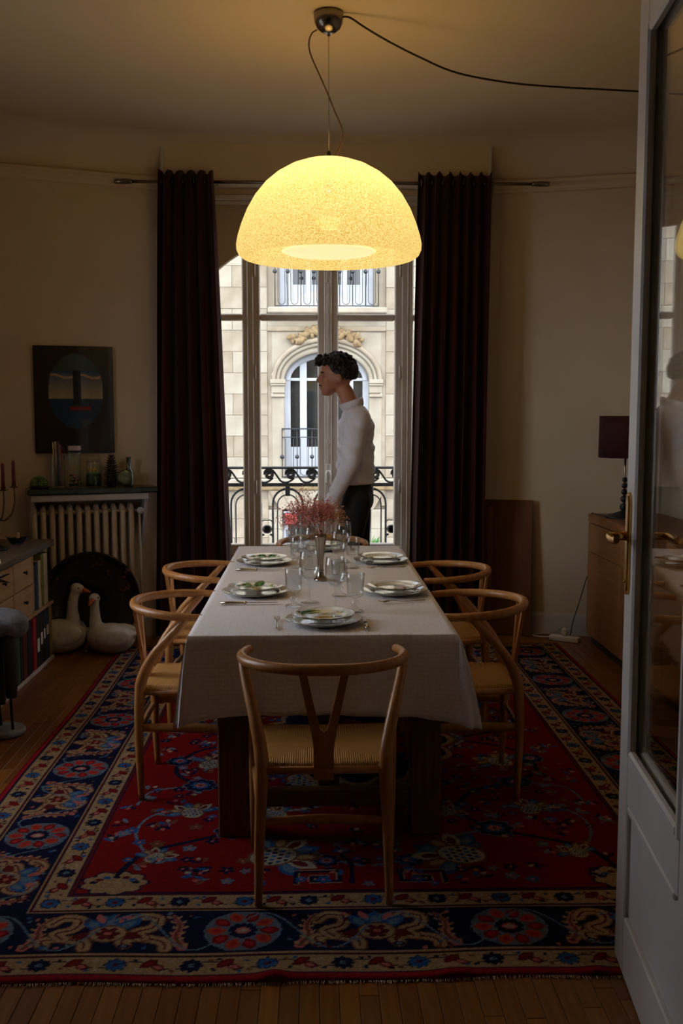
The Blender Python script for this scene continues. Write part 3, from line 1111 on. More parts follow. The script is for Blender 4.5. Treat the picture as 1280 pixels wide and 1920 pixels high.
# main border
off = .254
for ln, fn in sides(off):
    n = int(round(ln / .70))
    p = ln / n
    for k in range(n + 1):
        s0 = k * p
        def F2(ds, t):
            return fn(s0 + ds, t)[:2]
        a = fn(s0, 0)[2]
        x, y = F2(0, 0)
        # large rosette of red petals on a slate disc
        P_.ell(x, y, .112, .108, 0, SKYB)
        P_.petals(x, y, .112, 10, .10, C(84, 92, 104)[:3])
        for q in range(10):
            t = 2 * PI * q / 10
            P_.leaf(x + .075 * math.cos(t), y + .075 * math.sin(t), .031, .021, t, ORANGE if q % 2 else RED, C(150, 30, 34)[:3])
        P_.ell(x, y, .046, .046, 0, SKYB)
        P_.petals(x, y, .045, 12, .2, NAVY)
        P_.ell(x, y, .021, .018, 0, PINK)
        P_.ell(x, y, .012, .010, 0, PALE)
        if k == n:
            continue
        # feathered leaves either side
        for sg in (-1, 1):
            d0 = .165 if sg > 0 else p - .165
            pts = sm([fn(s0 + d0 + sg * .0, -.085)[:2], fn(s0 + d0 + sg * .025, -.03)[:2], fn(s0 + d0 + sg * .02, .03)[:2], fn(s0 + d0 + sg * .045, .085)[:2]])
            P_.line(pts, .016, PINK, (1, .45))
            P_.line(pts, .007, BROWN, (1, .5))
            for q in range(2, len(pts) - 1, 3):
                P_.ell(pts[q][0] + .016 * math.cos(a), pts[q][1] + .016 * math.sin(a), .010, .005, a + .8, CREAM)
                P_.ell(pts[q][0] - .016 * math.cos(a), pts[q][1] - .016 * math.sin(a), .010, .005, a - .8, CREAM)
            # S-shaped cloud bands
            d1 = .275 if sg > 0 else p - .275
            band = sm([fn(s0 + d1 - .055, -.075)[:2], fn(s0 + d1 - .065, -.045)[:2], fn(s0 + d1 - .01, -.038)[:2], fn(s0 + d1 + .05, -.055)[:2], fn(s0 + d1 + .062, -.09)[:2]], 6)
            band2 = sm([fn(s0 + d1 - .06, .05)[:2], fn(s0 + d1 - .03, .085)[:2], fn(s0 + d1 + .02, .07)[:2], fn(s0 + d1 + .01, .02)[:2], fn(s0 + d1 - .035, -.005)[:2], fn(s0 + d1 - .01, -.038)[:2]], 6)
            for bb in (band, band2):
                P_.line(bb, .023, BROWN)
                P_.line(bb, .018, CREAM)
                P_.line(bb, .0035, WINE)
            x, y = F2(d1 - .055, -.08)
            P_.ell(x, y, .016, .012, 0, NAVY)
            P_.ell(x, y, .008, .006, 0, SKYB)
        # palmette midway
        x, y = F2(p / 2, 0)
        for q, (dx, dy, l_, w_, an, cc) in enumerate(((0, .05, .055, .03, PI / 2, BLUE), (-.05, .04, .05, .022, 2.3, BLUE), (.05, .04, .05, .022, .8, BLUE), (-.06, -.02, .045, .02, 3.4, WINE), (.06, -.02, .045, .02, -.25, WINE),
                                                      (-.035, .075, .03, .012, 2.0, PINK), (.035, .075, .03, .012, 1.1, PINK))):
            ca, sa = math.cos(a), math.sin(a)
            P_.leaf(x + dx * ca - dy * sa, y + dx * sa + dy * ca, l_, w_, an + a, cc, SKYB if cc is BLUE else None)
        ca, sa = math.cos(a), math.sin(a)
        P_.ell(x + .01 * sa, y - .01 * ca, .058, .048, a, BROWN)
        P_.ell(x + .01 * sa, y - .01 * ca, .051, .042, a, CREAM)
        P_.petals(x + .01 * sa, y - .01 * ca, .038, 6, .45, WINE)
        P_.ell(x + .01 * sa, y - .01 * ca, .010, .010, 0, PINK)
        # little vine and blossoms in the ground
        vine = [fn(s0 + p * q / 40, .100 * math.sin(2 * PI * q / 20 + .6))[:2] for q in range(41)]
        P_.line(vine, .0032, SKYB)
        for q in range(26):
            x, y = F2(rp.uniform(.12, p - .12), rp.choice((-1, 1)) * rp.uniform(.05, .105))
            P_.ell(x, y, rp.uniform(.006, .011), rp.uniform(.004, .008), rp.uniform(0, 3), rp.choice((PINK, SKYB, BROWN, BLUE, WINE)))

# field, mirrored about both axes
fx0, fy0, cxr, cyr = .50, .50, rw / 2, rl_ / 2
def quad(f):
    for mx_ in (0, 1):
        for my_ in (0, 1):
            f(lambda x, y: ((rw - x) if mx_ else x, (rl_ - y) if my_ else y), lambda an: (an if mx_ == my_ == 0 else (PI - an if mx_ and not my_ else (-an if my_ and not mx_ else PI + an))))
def field(T, A):
    def ln(pts, w_, c_, tp=None):
        P_.line([T(*p) for p in sm(pts)], w_, c_, tp)
    # corner cartouche
    x, y = T(fx0 + .10, fy0 + .06)
    P_.petals(x, y, .115, 9, .18, NAVY, asp=.75)
    P_.petals(x, y, .105, 9, .18, CREAM, asp=.75)
    for q in range(7):
        t = R(15 + q * 25)
        xx, yy = T(fx0 + .10 + .07 * math.cos(t), fy0 + .05 + .05 * math.sin(t))
        P_.ell(xx, yy, .014, .010, 0, (NAVY, BLUE, WINE)[q % 3])
    # vines
    V1 = [(.60, .62), (.66, .78), (.80, .86), (.95, .95), (1.06, 1.12), (.96, 1.32), (.78, 1.40), (.66, 1.56), (.72, 1.80), (.92, 1.92)]
    V2 = [(.95, .95), (1.16, .86), (1.28, .72), (1.40, .66)]
    V3 = [(1.06, 1.12), (1.24, 1.16), (1.36, 1.30), (1.40, 1.50), (1.28, 1.70), (1.05, 1.78), (.92, 1.92)]
    ln(V1, .011, BLACK); ln(V1, .007, NAVY)
    ln(V2, .008, SKYB); ln(V3, .010, SKYB); ln(V3, .004, PALE)
    ln([(.66, .78), (.60, .95), (.64, 1.10), (.78, 1.16)], .005, SKYB)
    ln([(.78, 1.40), (.60, 1.34), (.56, 1.20)], .005, SKYB)
    # rosettes
    for x0, y0, r0 in ((.95, .95, .075), (.78, 1.40, .07), (1.28, .70, .05), (1.38, 1.32, .07), (.66, 1.68, .06), (1.05, 1.78, .07)):
        x, y = T(x0, y0)
        P_.petals(x, y, r0, 8, .22, SKYB)
        P_.petals(x, y, r0 * .93, 8, .22, NAVY)
        P_.petals(x, y, r0 * .6, 8, .3, BLUE)
        P_.petals(x, y, r0 * .36, 6, .35, PINK)
        P_.ell(x, y, r0 * .12, r0 * .12, 0, WINE)
    # palmettes with fan petals and a lattice heart
    for x0, y0, an, k in ((1.10, .74, .4, 1.25), (.78, 1.12, 1.9, .75), (1.20, 1.44, -.6, 1.2), (.80, 1.64, .9, .9), (.70, .74, 1.2, .6), (1.10, 1.10, 2.4, .6), (1.30, 1.88, .2, 1.0)):
        an2 = A(an)
        for q in range(7):
            t = an2 + R(-84 + 28 * q)
            x, y = T(x0, y0)
            P_.leaf(x + .085 * k * math.cos(t), y + .085 * k * math.sin(t), .055 * k, .024 * k, t, (BLUE, PALE, BROWN)[q % 3], (SKYB, WINE, CREAM)[q % 3])
        x, y = T(x0, y0)
        P_.ell(x, y, .072 * k, .058 * k, an2, BROWN)
        P_.ell(x, y, .064 * k, .050 * k, an2, PALE)
        for i in range(-2, 3):
            for j in range(-2, 3):
                px_, py_ = i * .022 * k + (j % 2) * .011 * k, j * .018 * k
                if (px_ / .055 / k) ** 2 + (py_ / .042 / k) ** 2 < 1:
                    P_.ell(x + px_ * math.cos(an2) - py_ * math.sin(an2), y + px_ * math.sin(an2) + py_ * math.cos(an2), .008 * k, .006 * k, an2, NAVY if (i + j) % 2 else BLUE)
    # Greek-key bracket near the middle of the end
    for dx in (0,):
        K = [(1.18, .54), (1.18, .62), (1.32, .62), (1.32, .55), (1.23, .55), (1.23, .585), (1.275, .585)]
        P_.line([T(*p) for p in K], .011, CREAM)
        P_.line([T(*p) for p in K], .0075, NAVY)
        K = [(1.36, .54), (1.36, .68), (1.33, .74), (1.36, .77)]
        P_.line([T(*p) for p in sm(K)], .009, NAVY)
    # scattered sprigs
    rq = random.Random(11)
    for q in range(210):
        x0, y0 = rq.uniform(fx0 + .03, cxr), rq.uniform(fy0 + .03, cyr)
        x, y = T(x0, y0)
        an = A(rq.uniform(0, 6.28))
        kind = rq.random()
        i, j = min(np.searchsorted(gx, x), NXr - 1), min(np.searchsorted(gy, y), NYr - 1)
        if np.abs(PC[j, i] - np.array(RED)).sum() > .02:
            continue
        if kind < .5:
            L_ = rq.uniform(.03, .055)
            P_.line([(x, y), (x + L_ * math.cos(an), y + L_ * math.sin(an))], .0032, rq.choice((BLACK, SKYB, NAVY)))
            for sg in (-.6, .6):
                P_.leaf(x + L_ * .8 * math.cos(an + sg), y + L_ * .8 * math.sin(an + sg), .022, .009, an + sg, rq.choice((SKYB, BLUE, BROWN, NAVY)), None)
            P_.ell(x + L_ * math.cos(an), y + L_ * math.sin(an), .011, .008, an, rq.choice((PINK, PALE)))
        else:
            c_ = rq.choice((NAVY, BLUE, NAVY, BROWN, SKYB))
            P_.petals(x, y, rq.uniform(.016, .03), 5, .45, c_, an)
            P_.ell(x, y, .006, .006, 0, PINK)
quad(field)
# central medallion under the table
P_.petals(cxr, cyr, .46, 16, .12, CREAM, asp=1.25)
P_.petals(cxr, cyr, .43, 16, .12, NAVY, asp=1.25)
P_.petals(cxr, cyr, .26, 12, .2, RED, asp=1.2)
P_.petals(cxr, cyr, .12, 8, .3, SKYB)

# geometry: pile 11 mm thick with a slightly rippled edge
def rug_h(u, v):
    h = .011 + .0012 * np.sin(u * 9.1 + v * 3) * np.sin(v * 7.3 - u * 2)
    edge = np.minimum(np.minimum(u, rw - u), np.minimum(v, rl_ - v))
    h = np.where(edge < .012, .003 + .008 * (edge / .012), h)
    return h
Zr = rug_h(U, V)
rip = .014 * np.exp(-((U - 1.13) / .035) ** 2) + .009 * np.exp(-((U - 1.62) / .05) ** 2) + .008 * np.exp(-((U - 2.0) / .03) ** 2)
Zr = Zr + rip * np.exp(-(V / .05) ** 2)
Xr = RX0 + U + .006 * np.sin(V * 3.1) * np.clip(1 - U / .4, 0, 1)
wob = .006 * np.sin(U * 4.2) + .004 * np.sin(U * 11 + 1)
Yr = RY0 + V + wob * np.clip(1 - V / .3, 0, 1)
co = np.stack([Xr, Yr, Zr], -1).reshape(-1, 3)
ii = (np.arange(NYr - 1)[:, None] * NXr + np.arange(NXr - 1)[None, :]).reshape(-1)
faces = np.stack([ii, ii + 1, ii + 1 + NXr, ii + NXr], -1)
# skirt down to the floor all round
per = np.concatenate([np.arange(NXr), np.arange(1, NYr) * NXr + NXr - 1, (NYr - 1) * NXr + np.arange(NXr - 2, -1, -1), np.arange(NYr - 2, 0, -1) * NXr])
low = co[per].copy()
low[:, 2] = .0006
base = len(co)
pn = np.arange(len(per))
sk_f = np.stack([per, base + pn, base + (pn + 1) % len(per), np.roll(per, -1)], -1)
co2 = np.concatenate([co, low])
fa = np.concatenate([faces, sk_f])
me = bpy.data.meshes.new('persian_rug')
me.vertices.add(len(co2))
me.vertices.foreach_set('co', co2.astype(np.float32).ravel())
me.loops.add(fa.size)
me.loops.foreach_set('vertex_index', fa.astype(np.int32).ravel())
me.polygons.add(len(fa))
me.polygons.foreach_set('loop_start', (np.arange(len(fa)) * 4).astype(np.int32))
me.polygons.foreach_set('use_smooth', np.ones(len(fa), dtype=bool))
me.update(calc_edges=True)
ca_ = me.color_attributes.new('pattern', 'FLOAT_COLOR', 'POINT')
cols = np.ones((len(co2), 4), dtype=np.float32)
cols[:len(co), :3] = PC.reshape(-1, 3)
cols[len(co):, :3] = C(110, 60, 50)[:3]
ca_.data.foreach_set('color', cols.ravel())
M_rug = attr_mat('knotted_wool', rough=0.95, bump=0.35, bscale=260, sheen=0.0, nmul=0.35, nscale=110)
M_rug.node_tree.nodes['Principled BSDF'].inputs['Specular IOR Level'].default_value = .08
rug = mesh_object('persian_rug', me, M_rug)
tag(rug, 'red and navy floral Persian rug under the dining table', 'rug')
# ragged fringe on the near edge
fr = MB()
rf = random.Random(5)
xx = 0.0
while xx < rw:
    y0 = RY0 + .006 * math.sin(xx * 4.2) + .004 * math.sin(xx * 11 + 1)
    if rf.random() < .8:
        l_ = rf.uniform(.004, .014)
        fr.tube([(RX0 + xx, y0 + .002, .004), (RX0 + xx + rf.uniform(-.004, .004), y0 - l_, .0018)], .0012, 4)
    xx += rf.uniform(.003, .007)
fo = fr.build('fringe', mat('fringe_wool', C(196, 170, 140), .9), rug)
fo['kind'] = 'stuff'
# ------------------------------------------------------------------ dining table
RZ = .0125                                  # top of the rug pile
TX0, TX1, TY0, TY1, TZ = -.426, .490, 3.345, 5.672, .745
table = thing('dining_table', 'long dark oak dining table hidden under the white cloth', 'table', (0, 0, RZ))
z_ = TZ - RZ
MB().box((TX0, TY0, z_ - .045), (TX1, TY1, z_), .006).build('tabletop', M_table, table)
LG = .106
LX, LY = (-.340, .342), (3.405, 5.50)
for lx in LX:
    for ly in LY:
        mb = MB()
        mb.box((lx, ly, 0), (lx + LG, ly + LG, z_ - .046), .005)
        for q in range(3):                   # shallow flutes on the outer faces
            xx = lx + .02 + q * .028
            mb.box((xx, ly - .003, .05), (xx + .012, ly + .001, z_ - .12), .001)
        mb.build('leg', M_table, table)
for ly in LY:
    MB().box((LX[0] + LG, ly + .03, z_ - .14), (LX[1], ly + .06, z_ - .046), .003).build('apron', M_table, table)
    MB().box((LX[0] + LG, ly + .02, .10), (LX[1], ly + .085, .155), .006).build('stretcher', M_table, table)
MB().box((.01, LY[0] + .086, .105), (.09, LY[1] + .019, .20), .006).build('centre_beam', M_table, table)
for lx in LX:
    MB().box((lx + .04, LY[0] + LG, z_ - .11), (lx + .066, LY[1], z_ - .046), .003).build('apron', M_table, table)

# ------------------------------------------------------------------ tablecloth
def cloth_material():
    m, nt, p = new_mat('woven_white_cotton')
    L = nt.links
    tc = nt.nodes.new('ShaderNodeTexCoord')
    br = nt.nodes.new('ShaderNodeTexBrick')
    br.offset = 0.32
    br.offset_frequency = 3
    br.squash = 1.4
    br.squash_frequency = 4
    br.inputs['Scale'].default_value = 1.0
    br.inputs['Brick Width'].default_value = .021
    br.inputs['Row Height'].default_value = .0155
    br.inputs['Mortar Size'].default_value = .0016
    br.inputs['Mortar Smooth'].default_value = .6
    br.inputs['Color1'].default_value = C(246, 240, 242)
    br.inputs['Color2'].default_value = C(241, 234, 236)
    br.inputs['Mortar'].default_value = C(232, 225, 227)
    at = nt.nodes.new('ShaderNodeAttribute')
    at.attribute_name = 'weave'
    wn_ = nt.nodes.new('ShaderNodeTexNoise')
    wn_.inputs['Scale'].default_value = 22
    L.new(at.outputs['Vector'], wn_.inputs['Vector'])
    wv = nt.nodes.new('ShaderNodeVectorMath')
    wv.operation = 'MULTIPLY_ADD'
    wv.inputs[1].default_value = (.006, .006, 0)
    L.new(wn_.outputs['Color'], wv.inputs[0])
    L.new(at.outputs['Vector'], wv.inputs[2])
    L.new(wv.outputs[0], br.inputs['Vector'])
    L.new(br.outputs['Color'], p.inputs['Base Color'])
    nz = nt.nodes.new('ShaderNodeTexNoise')
    nz.inputs['Scale'].default_value = 220
    L.new(tc.outputs['Object'], nz.inputs['Vector'])
    ad = nt.nodes.new('ShaderNodeMath')
    ad.operation = 'MULTIPLY_ADD'
    ad.inputs[1].default_value = .25
    L.new(nz.outputs['Fac'], ad.inputs[0])
    L.new(br.outputs['Fac'], ad.inputs[2])
    bp = nt.nodes.new('ShaderNodeBump')
    bp.inputs['Strength'].default_value = .5
    bp.inputs['Distance'].default_value = .0012
    bp.invert = True
    L.new(ad.outputs[0], bp.inputs['Height'])
    L.new(bp.outputs[0], p.inputs['Normal'])
    p.inputs['Roughness'].default_value = .8
    p.inputs['Sheen Weight'].default_value = .1
    return m


CT = TZ + .0055                              # upper face of the cloth
cx_, cy_ = (TX0 + TX1) / 2, (TY0 + TY1) / 2
ha, hb = (TX1 - TX0) / 2 + .004, (TY1 - TY0) / 2 + .004
nxc, nyc = 46, 116
def crease(x, y):
    h = .0018 * math.exp(-((x + .255) / .007) ** 2) + .0014 * math.exp(-((x - .27) / .007) ** 2) + .0014 * math.exp(-((y - 4.25) / .008) ** 2) + .0012 * math.exp(-((y - 5.1) / .008) ** 2)
    return h + .0004 * math.sin(x * 31 + y * 9) * math.sin(y * 17)
verts, weave, cf = [], [], []
for j in range(nyc + 1):
    for i in range(nxc + 1):
        x = cx_ - ha + 2 * ha * i / nxc
        y = cy_ - hb + 2 * hb * j / nyc
        verts.append((x, y, CT + crease(x, y)))
        weave.append((x, y, 0))
for j in range(nyc):
    for i in range(nxc):
        a = j * (nxc + 1) + i
        cf.append((a, a + 1, a + nxc + 2, a + nxc + 1))
# boundary loop, with a fan of extra points at each corner
loop = []                                    # (vertex index, px, py, nx, ny, corner weight, run)
def vid(i, j): return j * (nxc + 1) + i
run = 0.0
CN = 14
def corner(i, j, a0):
    for k in range(1, CN):
        t = k / CN
        a = a0 + PI / 2 * t
        loop.append((vid(i, j), math.cos(a), math.sin(a), math.sin(PI * t)))
for i in range(nxc + 1): loop.append((vid(i, 0), 0, -1, 0))
corner(nxc, 0, -PI / 2)
for j in range(nyc + 1): loop.append((vid(nxc, j), 1, 0, 0))
corner(nxc, nyc, 0)
for i in range(nxc, -1, -1): loop.append((vid(i, nyc), 0, 1, 0))
corner(0, nyc, PI / 2)
for j in range(nyc, -1, -1): loop.append((vid(0, j), -1, 0, 0))
corner(0, 0, PI)
NL = len(loop)
rows = 16
DROP = .276
prev = [l[0] for l in loop]
s_acc = [0.0]
for k in range(1, NL):
    a, b = Vector(verts[loop[k - 1][0]]), Vector(verts[loop[k][0]])
    s_acc.append(s_acc[-1] + (a - b).length + (.02 if loop[k][3] > 0 else 0))
for r_ in range(1, rows + 1):
    h = r_ / rows
    cur = []
    for k, (vi, nx_, ny_, cw) in enumerate(loop):
        px_, py_, pz_ = verts[vi]
        s = s_acc[k]
        near = min(abs(px_ - (cx_ - ha)), abs(px_ - (cx_ + ha))) if abs(ny_) > .5 else min(abs(py_ - (cy_ - hb)), abs(py_ - (cy_ + hb)))
        nc = math.exp(-(near / .10) ** 2)
        side = abs(nx_) > .9
        flare = .004 + (.010 * h + .006 * h * math.sin(s * 21 + .7) + .004 * h * math.sin(s * 47)) * (0.5 if side else 1)
        ck = .38 if px_ < cx_ else .95                # one long side hangs closer to the table
        flare += .034 * ck * nc * h * (1 - .4 * (cw > 0)) + .066 * ck * cw * h ** .8 * (1.25 - .35 * h) + .012 * cw * math.sin(s * 90) * h + .010 * nc * h * math.sin(near * 60 + 1.2)
        drop = DROP * h * (1 + .04 * nc) + .012 * cw * h - .006 * h * math.sin(s * 5.0)
        rr = min(1, drop / .012)
        z = pz_ - .004 * rr - drop
        fl_ = flare * rr ** .5
        verts.append((px_ + nx_ * fl_, py_ + ny_ * fl_, z))
        if side:
            weave.append((px_ + nx_ * drop, py_, 0))
        else:
            weave.append((px_ + nx_ * drop * cw, py_ + ny_ * drop, 0))
        cur.append(len(verts) - 1)
    for k in range(NL):
        k2 = (k + 1) % NL
        q = (prev[k], cur[k], cur[k2], prev[k2])
        if prev[k] == prev[k2]:
            q = (prev[k], cur[k], cur[k2])
        cf.append(q)
    prev = cur
me = bpy.data.meshes.new('tablecloth')
me.from_pydata(verts, [], cf)
wa = me.attributes.new('weave', 'FLOAT_VECTOR', 'POINT')
wa.data.foreach_set('vector', np.array(weave, dtype=np.float32).ravel())
me.polygons.foreach_set('use_smooth', [True] * len(me.polygons))
me.update()
cloth = mesh_object('tablecloth', me, cloth_material())
so = cloth.modifiers.new('thick', 'SOLIDIFY')
so.thickness = .0015
so.offset = -1
tag(cloth, 'white woven cotton tablecloth draped over the dining table', 'tablecloth')

# ------------------------------------------------------------------ chairs with bent arm rail and Y-shaped back
def cord_material():
    m, nt, p = new_mat('paper_cord')
    L = nt.links
    N = nt.nodes
    tc = N.new('ShaderNodeTexCoord')
    sp = N.new('ShaderNodeSeparateXYZ')
    L.new(tc.outputs['Object'], sp.inputs[0])
    def math_(op, a, b=None):
        n = N.new('ShaderNodeMath')
        n.operation = op
        for i, v in enumerate((a, b)):
            if v is None:
                continue
            if isinstance(v, (int, float)):
                n.inputs[i].default_value = v
            else:
                L.new(v, n.inputs[i])
        return n.outputs[0]
    ax, ay = math_('ABSOLUTE', sp.outputs[0]), math_('ABSOLUTE', sp.outputs[1])
    side = math_('GREATER_THAN', ax, math_('MULTIPLY', ay, 1.02))
    wx = math_('SINE', math_('MULTIPLY', sp.outputs[0], 2 * PI / .0068))
    wy = math_('SINE', math_('MULTIPLY', sp.outputs[1], 2 * PI / .0068))
    mx = N.new('ShaderNodeMix')
    L.new(side, mx.inputs[0]); L.new(wx, mx.inputs[2]); L.new(wy, mx.inputs[3])
    cr = N.new('ShaderNodeValToRGB')
    cr.color_ramp.elements[0].color = C(132, 88, 34)
    cr.color_ramp.elements[1].color = C(200, 148, 72)
    mr = N.new('ShaderNodeMapRange')
    mr.inputs['From Min'].default_value = -1
    L.new(mx.outputs[0], mr.inputs['Value'])
    L.new(mr.outputs[0], cr.inputs[0])
    L.new(cr.outputs[0], p.inputs['Base Color'])
    bp = N.new('ShaderNodeBump')
    bp.inputs['Strength'].default_value = .8
    bp.inputs['Distance'].default_value = .002
    L.new(mr.outputs[0], bp.inputs['Height'])
    L.new(bp.outputs[0], p.inputs['Normal'])
    p.inputs['Roughness'].default_value = .7
    return m
M_cord = cord_material()


def make_chair(arm=112):
    t = thing('wishbone_chair', 'x', 'chair')
    for s in (-1, 1):
        back = catmull([(s * .200, -.205, 0), (s * .194, -.212, .22), (s * .187, -.208, .40), (s * .190, -.195, .48), (s * .212, -.145, .575), (s * .238, -.075, .655), (s * .252, -.03, .705), (s * .256, -.008, .728)], 5)
        MB().tube(back, [.0115, .0165, .0205, .0215, .0185, .0165, .0145, .012], 12).build('leg', M_chair, t)
        MB().tube([(s * .236, .198, 0), (s * .235, .196, .22), (s * .234, .194, .40), (s * .234, .193, .44)], [.0115, .016, .018, .016], 12).build('leg', M_chair, t)
        MB().tube(catmull([(s * .194, -.20, .283), (s * .214, 0, .288), (s * .234, .185, .283)], 5), [.010, .014, .010], 10, flat=(1.5, .75)).build('side_stretcher', M_chair, t)
        MB().tube([(s * .188, -.195, .424), (s * .233, .185, .424)], .0125, 10).build('side_rail', M_chair, t)
    MB().tube(catmull([(-.192, -.210, .265), (0, -.212, .272), (.192, -.210, .265)], 6), [.008, .0115, .008], 10, flat=(1.5, .8)).build('rear_stretcher', M_chair, t)
    MB().tube(catmull([(-.233, .196, .33), (0, .196, .334), (.233, .196, .33)], 6), [.009, .0135, .009], 10, flat=(1.6, .8)).build('front_stretcher', M_chair, t)
    MB().tube([(-.187, -.208, .424), (.187, -.208, .424)], .0125, 10).build('rear_rail', M_chair, t)
    MB().tube([(-.232, .194, .424), (.232, .194, .424)], .0125, 10).build('front_rail', M_chair, t)
    # hoop: arm rail
    pts = []
    for k in range(41):
        a = R(-arm) + R(2 * arm) * k / 40
        pts.append((.258 * math.sin(a), -.252 * math.cos(a), .742 - .010 * (1 - math.cos(a)) - .004 * abs(math.sin(a))))
    MB().tube(pts, [.0135, .0165, .017, .017, .0185, .017, .017, .0165, .0135], 14).build('arm_rail', M_chair, t)
    for e in (pts[0], pts[-1]):
        pass
    # Y-shaped splat
    out = [(-.031, .395), (.031, .395), (.029, .47), (.033, .52), (.052, .62), (.074, .73), (.050, .73), (.030, .635), (.012, .56), (.0, .545),
           (-.012, .56), (-.030, .635), (-.050, .73), (-.074, .73), (-.052, .62), (-.033, .52), (-.029, .47)]
    def yy(z): return -.209 - (z - .395) * .105
    MB().prism(out, lambda a, b: (a, yy(b) - .0065, b), lambda a, b: (a, yy(b) + .0065, b)).build('splat', M_chair, t)
    # woven seat
    def f(u, v):
        p, q = u * 2 - 1, v * 2 - 1
        y = q * .205
        hw = .212 + .026 * q
        x = p * hw
        e = max(abs(p), abs(q))
        z = .4445 - .011 * (1 - abs(p) ** 1.6) * (1 - .6 * abs(q)) + .003 * abs(q)
        if e > .90:
            w = (e - .90) / .10
            z -= .026 * w * w
        return (x, y - .006, z)
    mb = MB()
    mb.grid(f, 30, 30)
    mb.grid(lambda u, v: (f(u, v)[0], f(u, v)[1], .414 + .003 * (u * 2 - 1) ** 2 - (0 if max(abs(2 * u - 1), abs(2 * v - 1)) < .99 else -.001)), 8, 8)
    mb.build('seat', M_cord, t)
    return t


chair0 = make_chair()
chair1 = make_chair(100)                    # the two whose arms stop at the cloth
CH_ = [((.028, 3.116), 0, 'oak wishbone chair with its back to the camera at the near table end'),
       ((-.466, 3.965), -90, 'oak wishbone chair nearest the bird sculpture on the long side of the table'),
       ((-.466, 4.82), -93, 'oak wishbone chair nearest the geese figurines on the long side of the table'),
       ((.590, 3.945), 88, 'oak wishbone chair nearest the glazed door on the long side of the table'),
       ((.590, 4.775), 93, 'oak wishbone chair nearest the leaning wooden board on the long side of the table'),
       ((.05, 5.845), 180, 'oak wishbone chair at the far table end in front of the window')]
for i, ((x, y), a, lab) in enumerate(CH_):
    c = chair0 if i == 0 else chair1 if i == 1 else copy_tree(chair1 if i == 2 else chair0)
    c.location = (x, y, RZ)
    c.rotation_euler = (0, 0, R(a))
    tag(c, lab, 'chair', 'wishbone chairs around the dining table')
# ------------------------------------------------------------------ tableware
TZ2 = CT + .0028                              # where things stand on the cloth
CREAMW = C(238, 233, 222)[:3]
def plate_mesh(name, prof, r_paint, motif):
    """lathed plate with glaze painting carried as a colour attribute"""
    seg = 96
    verts, faces = [], []
    for r, z in prof:
        for k in range(seg):
            t = 2 * PI * k / seg
            verts.append((r * math.cos(t), r * math.sin(t), z))
    n = len(prof)
    for i in range(n - 1):
        for k in range(seg):
            k2 = (k + 1) % seg
            faces.append((i * seg + k, i * seg + k2, (i + 1) * seg + k2, (i + 1) * seg + k))
    me = bpy.data.meshes.new(name)
    me.from_pydata(verts, [], faces)
    me.polygons.foreach_set('use_smooth', [True] * len(faces))
    colr = np.ones((len(verts), 4), dtype=np.float32)
    v = np.array(verts)
    colr[:, :3] = CREAMW
    x, y = v[:, 0], v[:, 1]
    upper = np.arange(len(verts)) < (len(prof) - 10) * seg
    def leaf(cx, cy, ln, wd, an, c1, c2=None):
        cx, cy, ln, wd = cx * 1.12, cy * 1.12, ln * 1.15, wd * 1.35
        c, s = math.cos(an), math.sin(an)
        u = ((x - cx) * c + (y - cy) * s) / ln
        w = (-(x - cx) * s + (y - cy) * c) / wd
        m = upper & (np.abs(u) < 1) & (np.abs(w) < (1 - u * u))
        colr[m, :3] = c1
        if c2 is not None:
            colr[m & (np.abs(w) < .25 * (1 - u * u)), :3] = c2
    G1, G2, Y1, O1, B1 = C(46, 104, 52)[:3], C(96, 146, 70)[:3], C(206, 176, 46)[:3], C(188, 128, 34)[:3], C(92, 64, 34)[:3]
    motif(leaf, G1, G2, Y1, O1, B1)
    rim = prof_rim(prof)
    rr = np.hypot(x, y)
    colr[(rr > rim - .0012), :3] = C(40, 62, 38)[:3]
    a = me.color_attributes.new('pattern', 'FLOAT_COLOR', 'POINT')
    a.data.foreach_set('color', colr.ravel())
    bm = bmesh.new(); bm.from_mesh(me); bmesh.ops.recalc_face_normals(bm, faces=bm.faces); bm.to_mesh(me); bm.free()
    return me
def prof_rim(p): return max(r for r, z in p)
def plate_prof(R0, h):
    n = 26
    pr = []
    for i in range(n):
        r = .0004 + (R0 - .0004) * i / (n - 1)
        q = r / R0
        if q < .60: z = .0045
        elif q < .72: z = .0045 + (h * .45) * ((q - .60) / .12) ** 1.5
        else: z = .0045 + h * .45 + (h * .55 - .0045) * (q - .72) / .28
        pr.append((r, z))
    pr[-1:] = [(R0 - .0022, h - .0003), (R0, h)]
    pr += [(R0, h - .002), (R0 - .002, h - .0035), (R0 * .9, h * .62), (R0 * .72, h * .35), (R0 * .62, .0012), (R0 * .60, 0.0), (R0 * .57, 0.0), (R0 * .55, .0015), (.0004, .0015)]
    return pr
def m_plain(leaf, G1, G2, Y1, O1, B1):
    pass
def m_leaves(leaf, G1, G2, Y1, O1, B1):
    leaf(.045, .030, .042, .017, .5, G1, G2)
    leaf(.065, -.01, .040, .016, -.3, G1, G2)
    leaf(.020, .055, .032, .012, 1.2, G2, G1)
    leaf(-.03, .045, .030, .010, 2.2, G1)
    leaf(-.02, -.01, .060, .006, .25, B1)
    leaf(-.055, .0, .034, .012, .1, Y1, O1)
    leaf(-.03, -.035, .030, .011, .9, Y1, O1)
    leaf(.015, -.045, .034, .012, -.5, G2, Y1)
    leaf(-.068, -.03, .018, .010, .4, G1)
    leaf(.0, .0, .03, .012, .8, Y1)
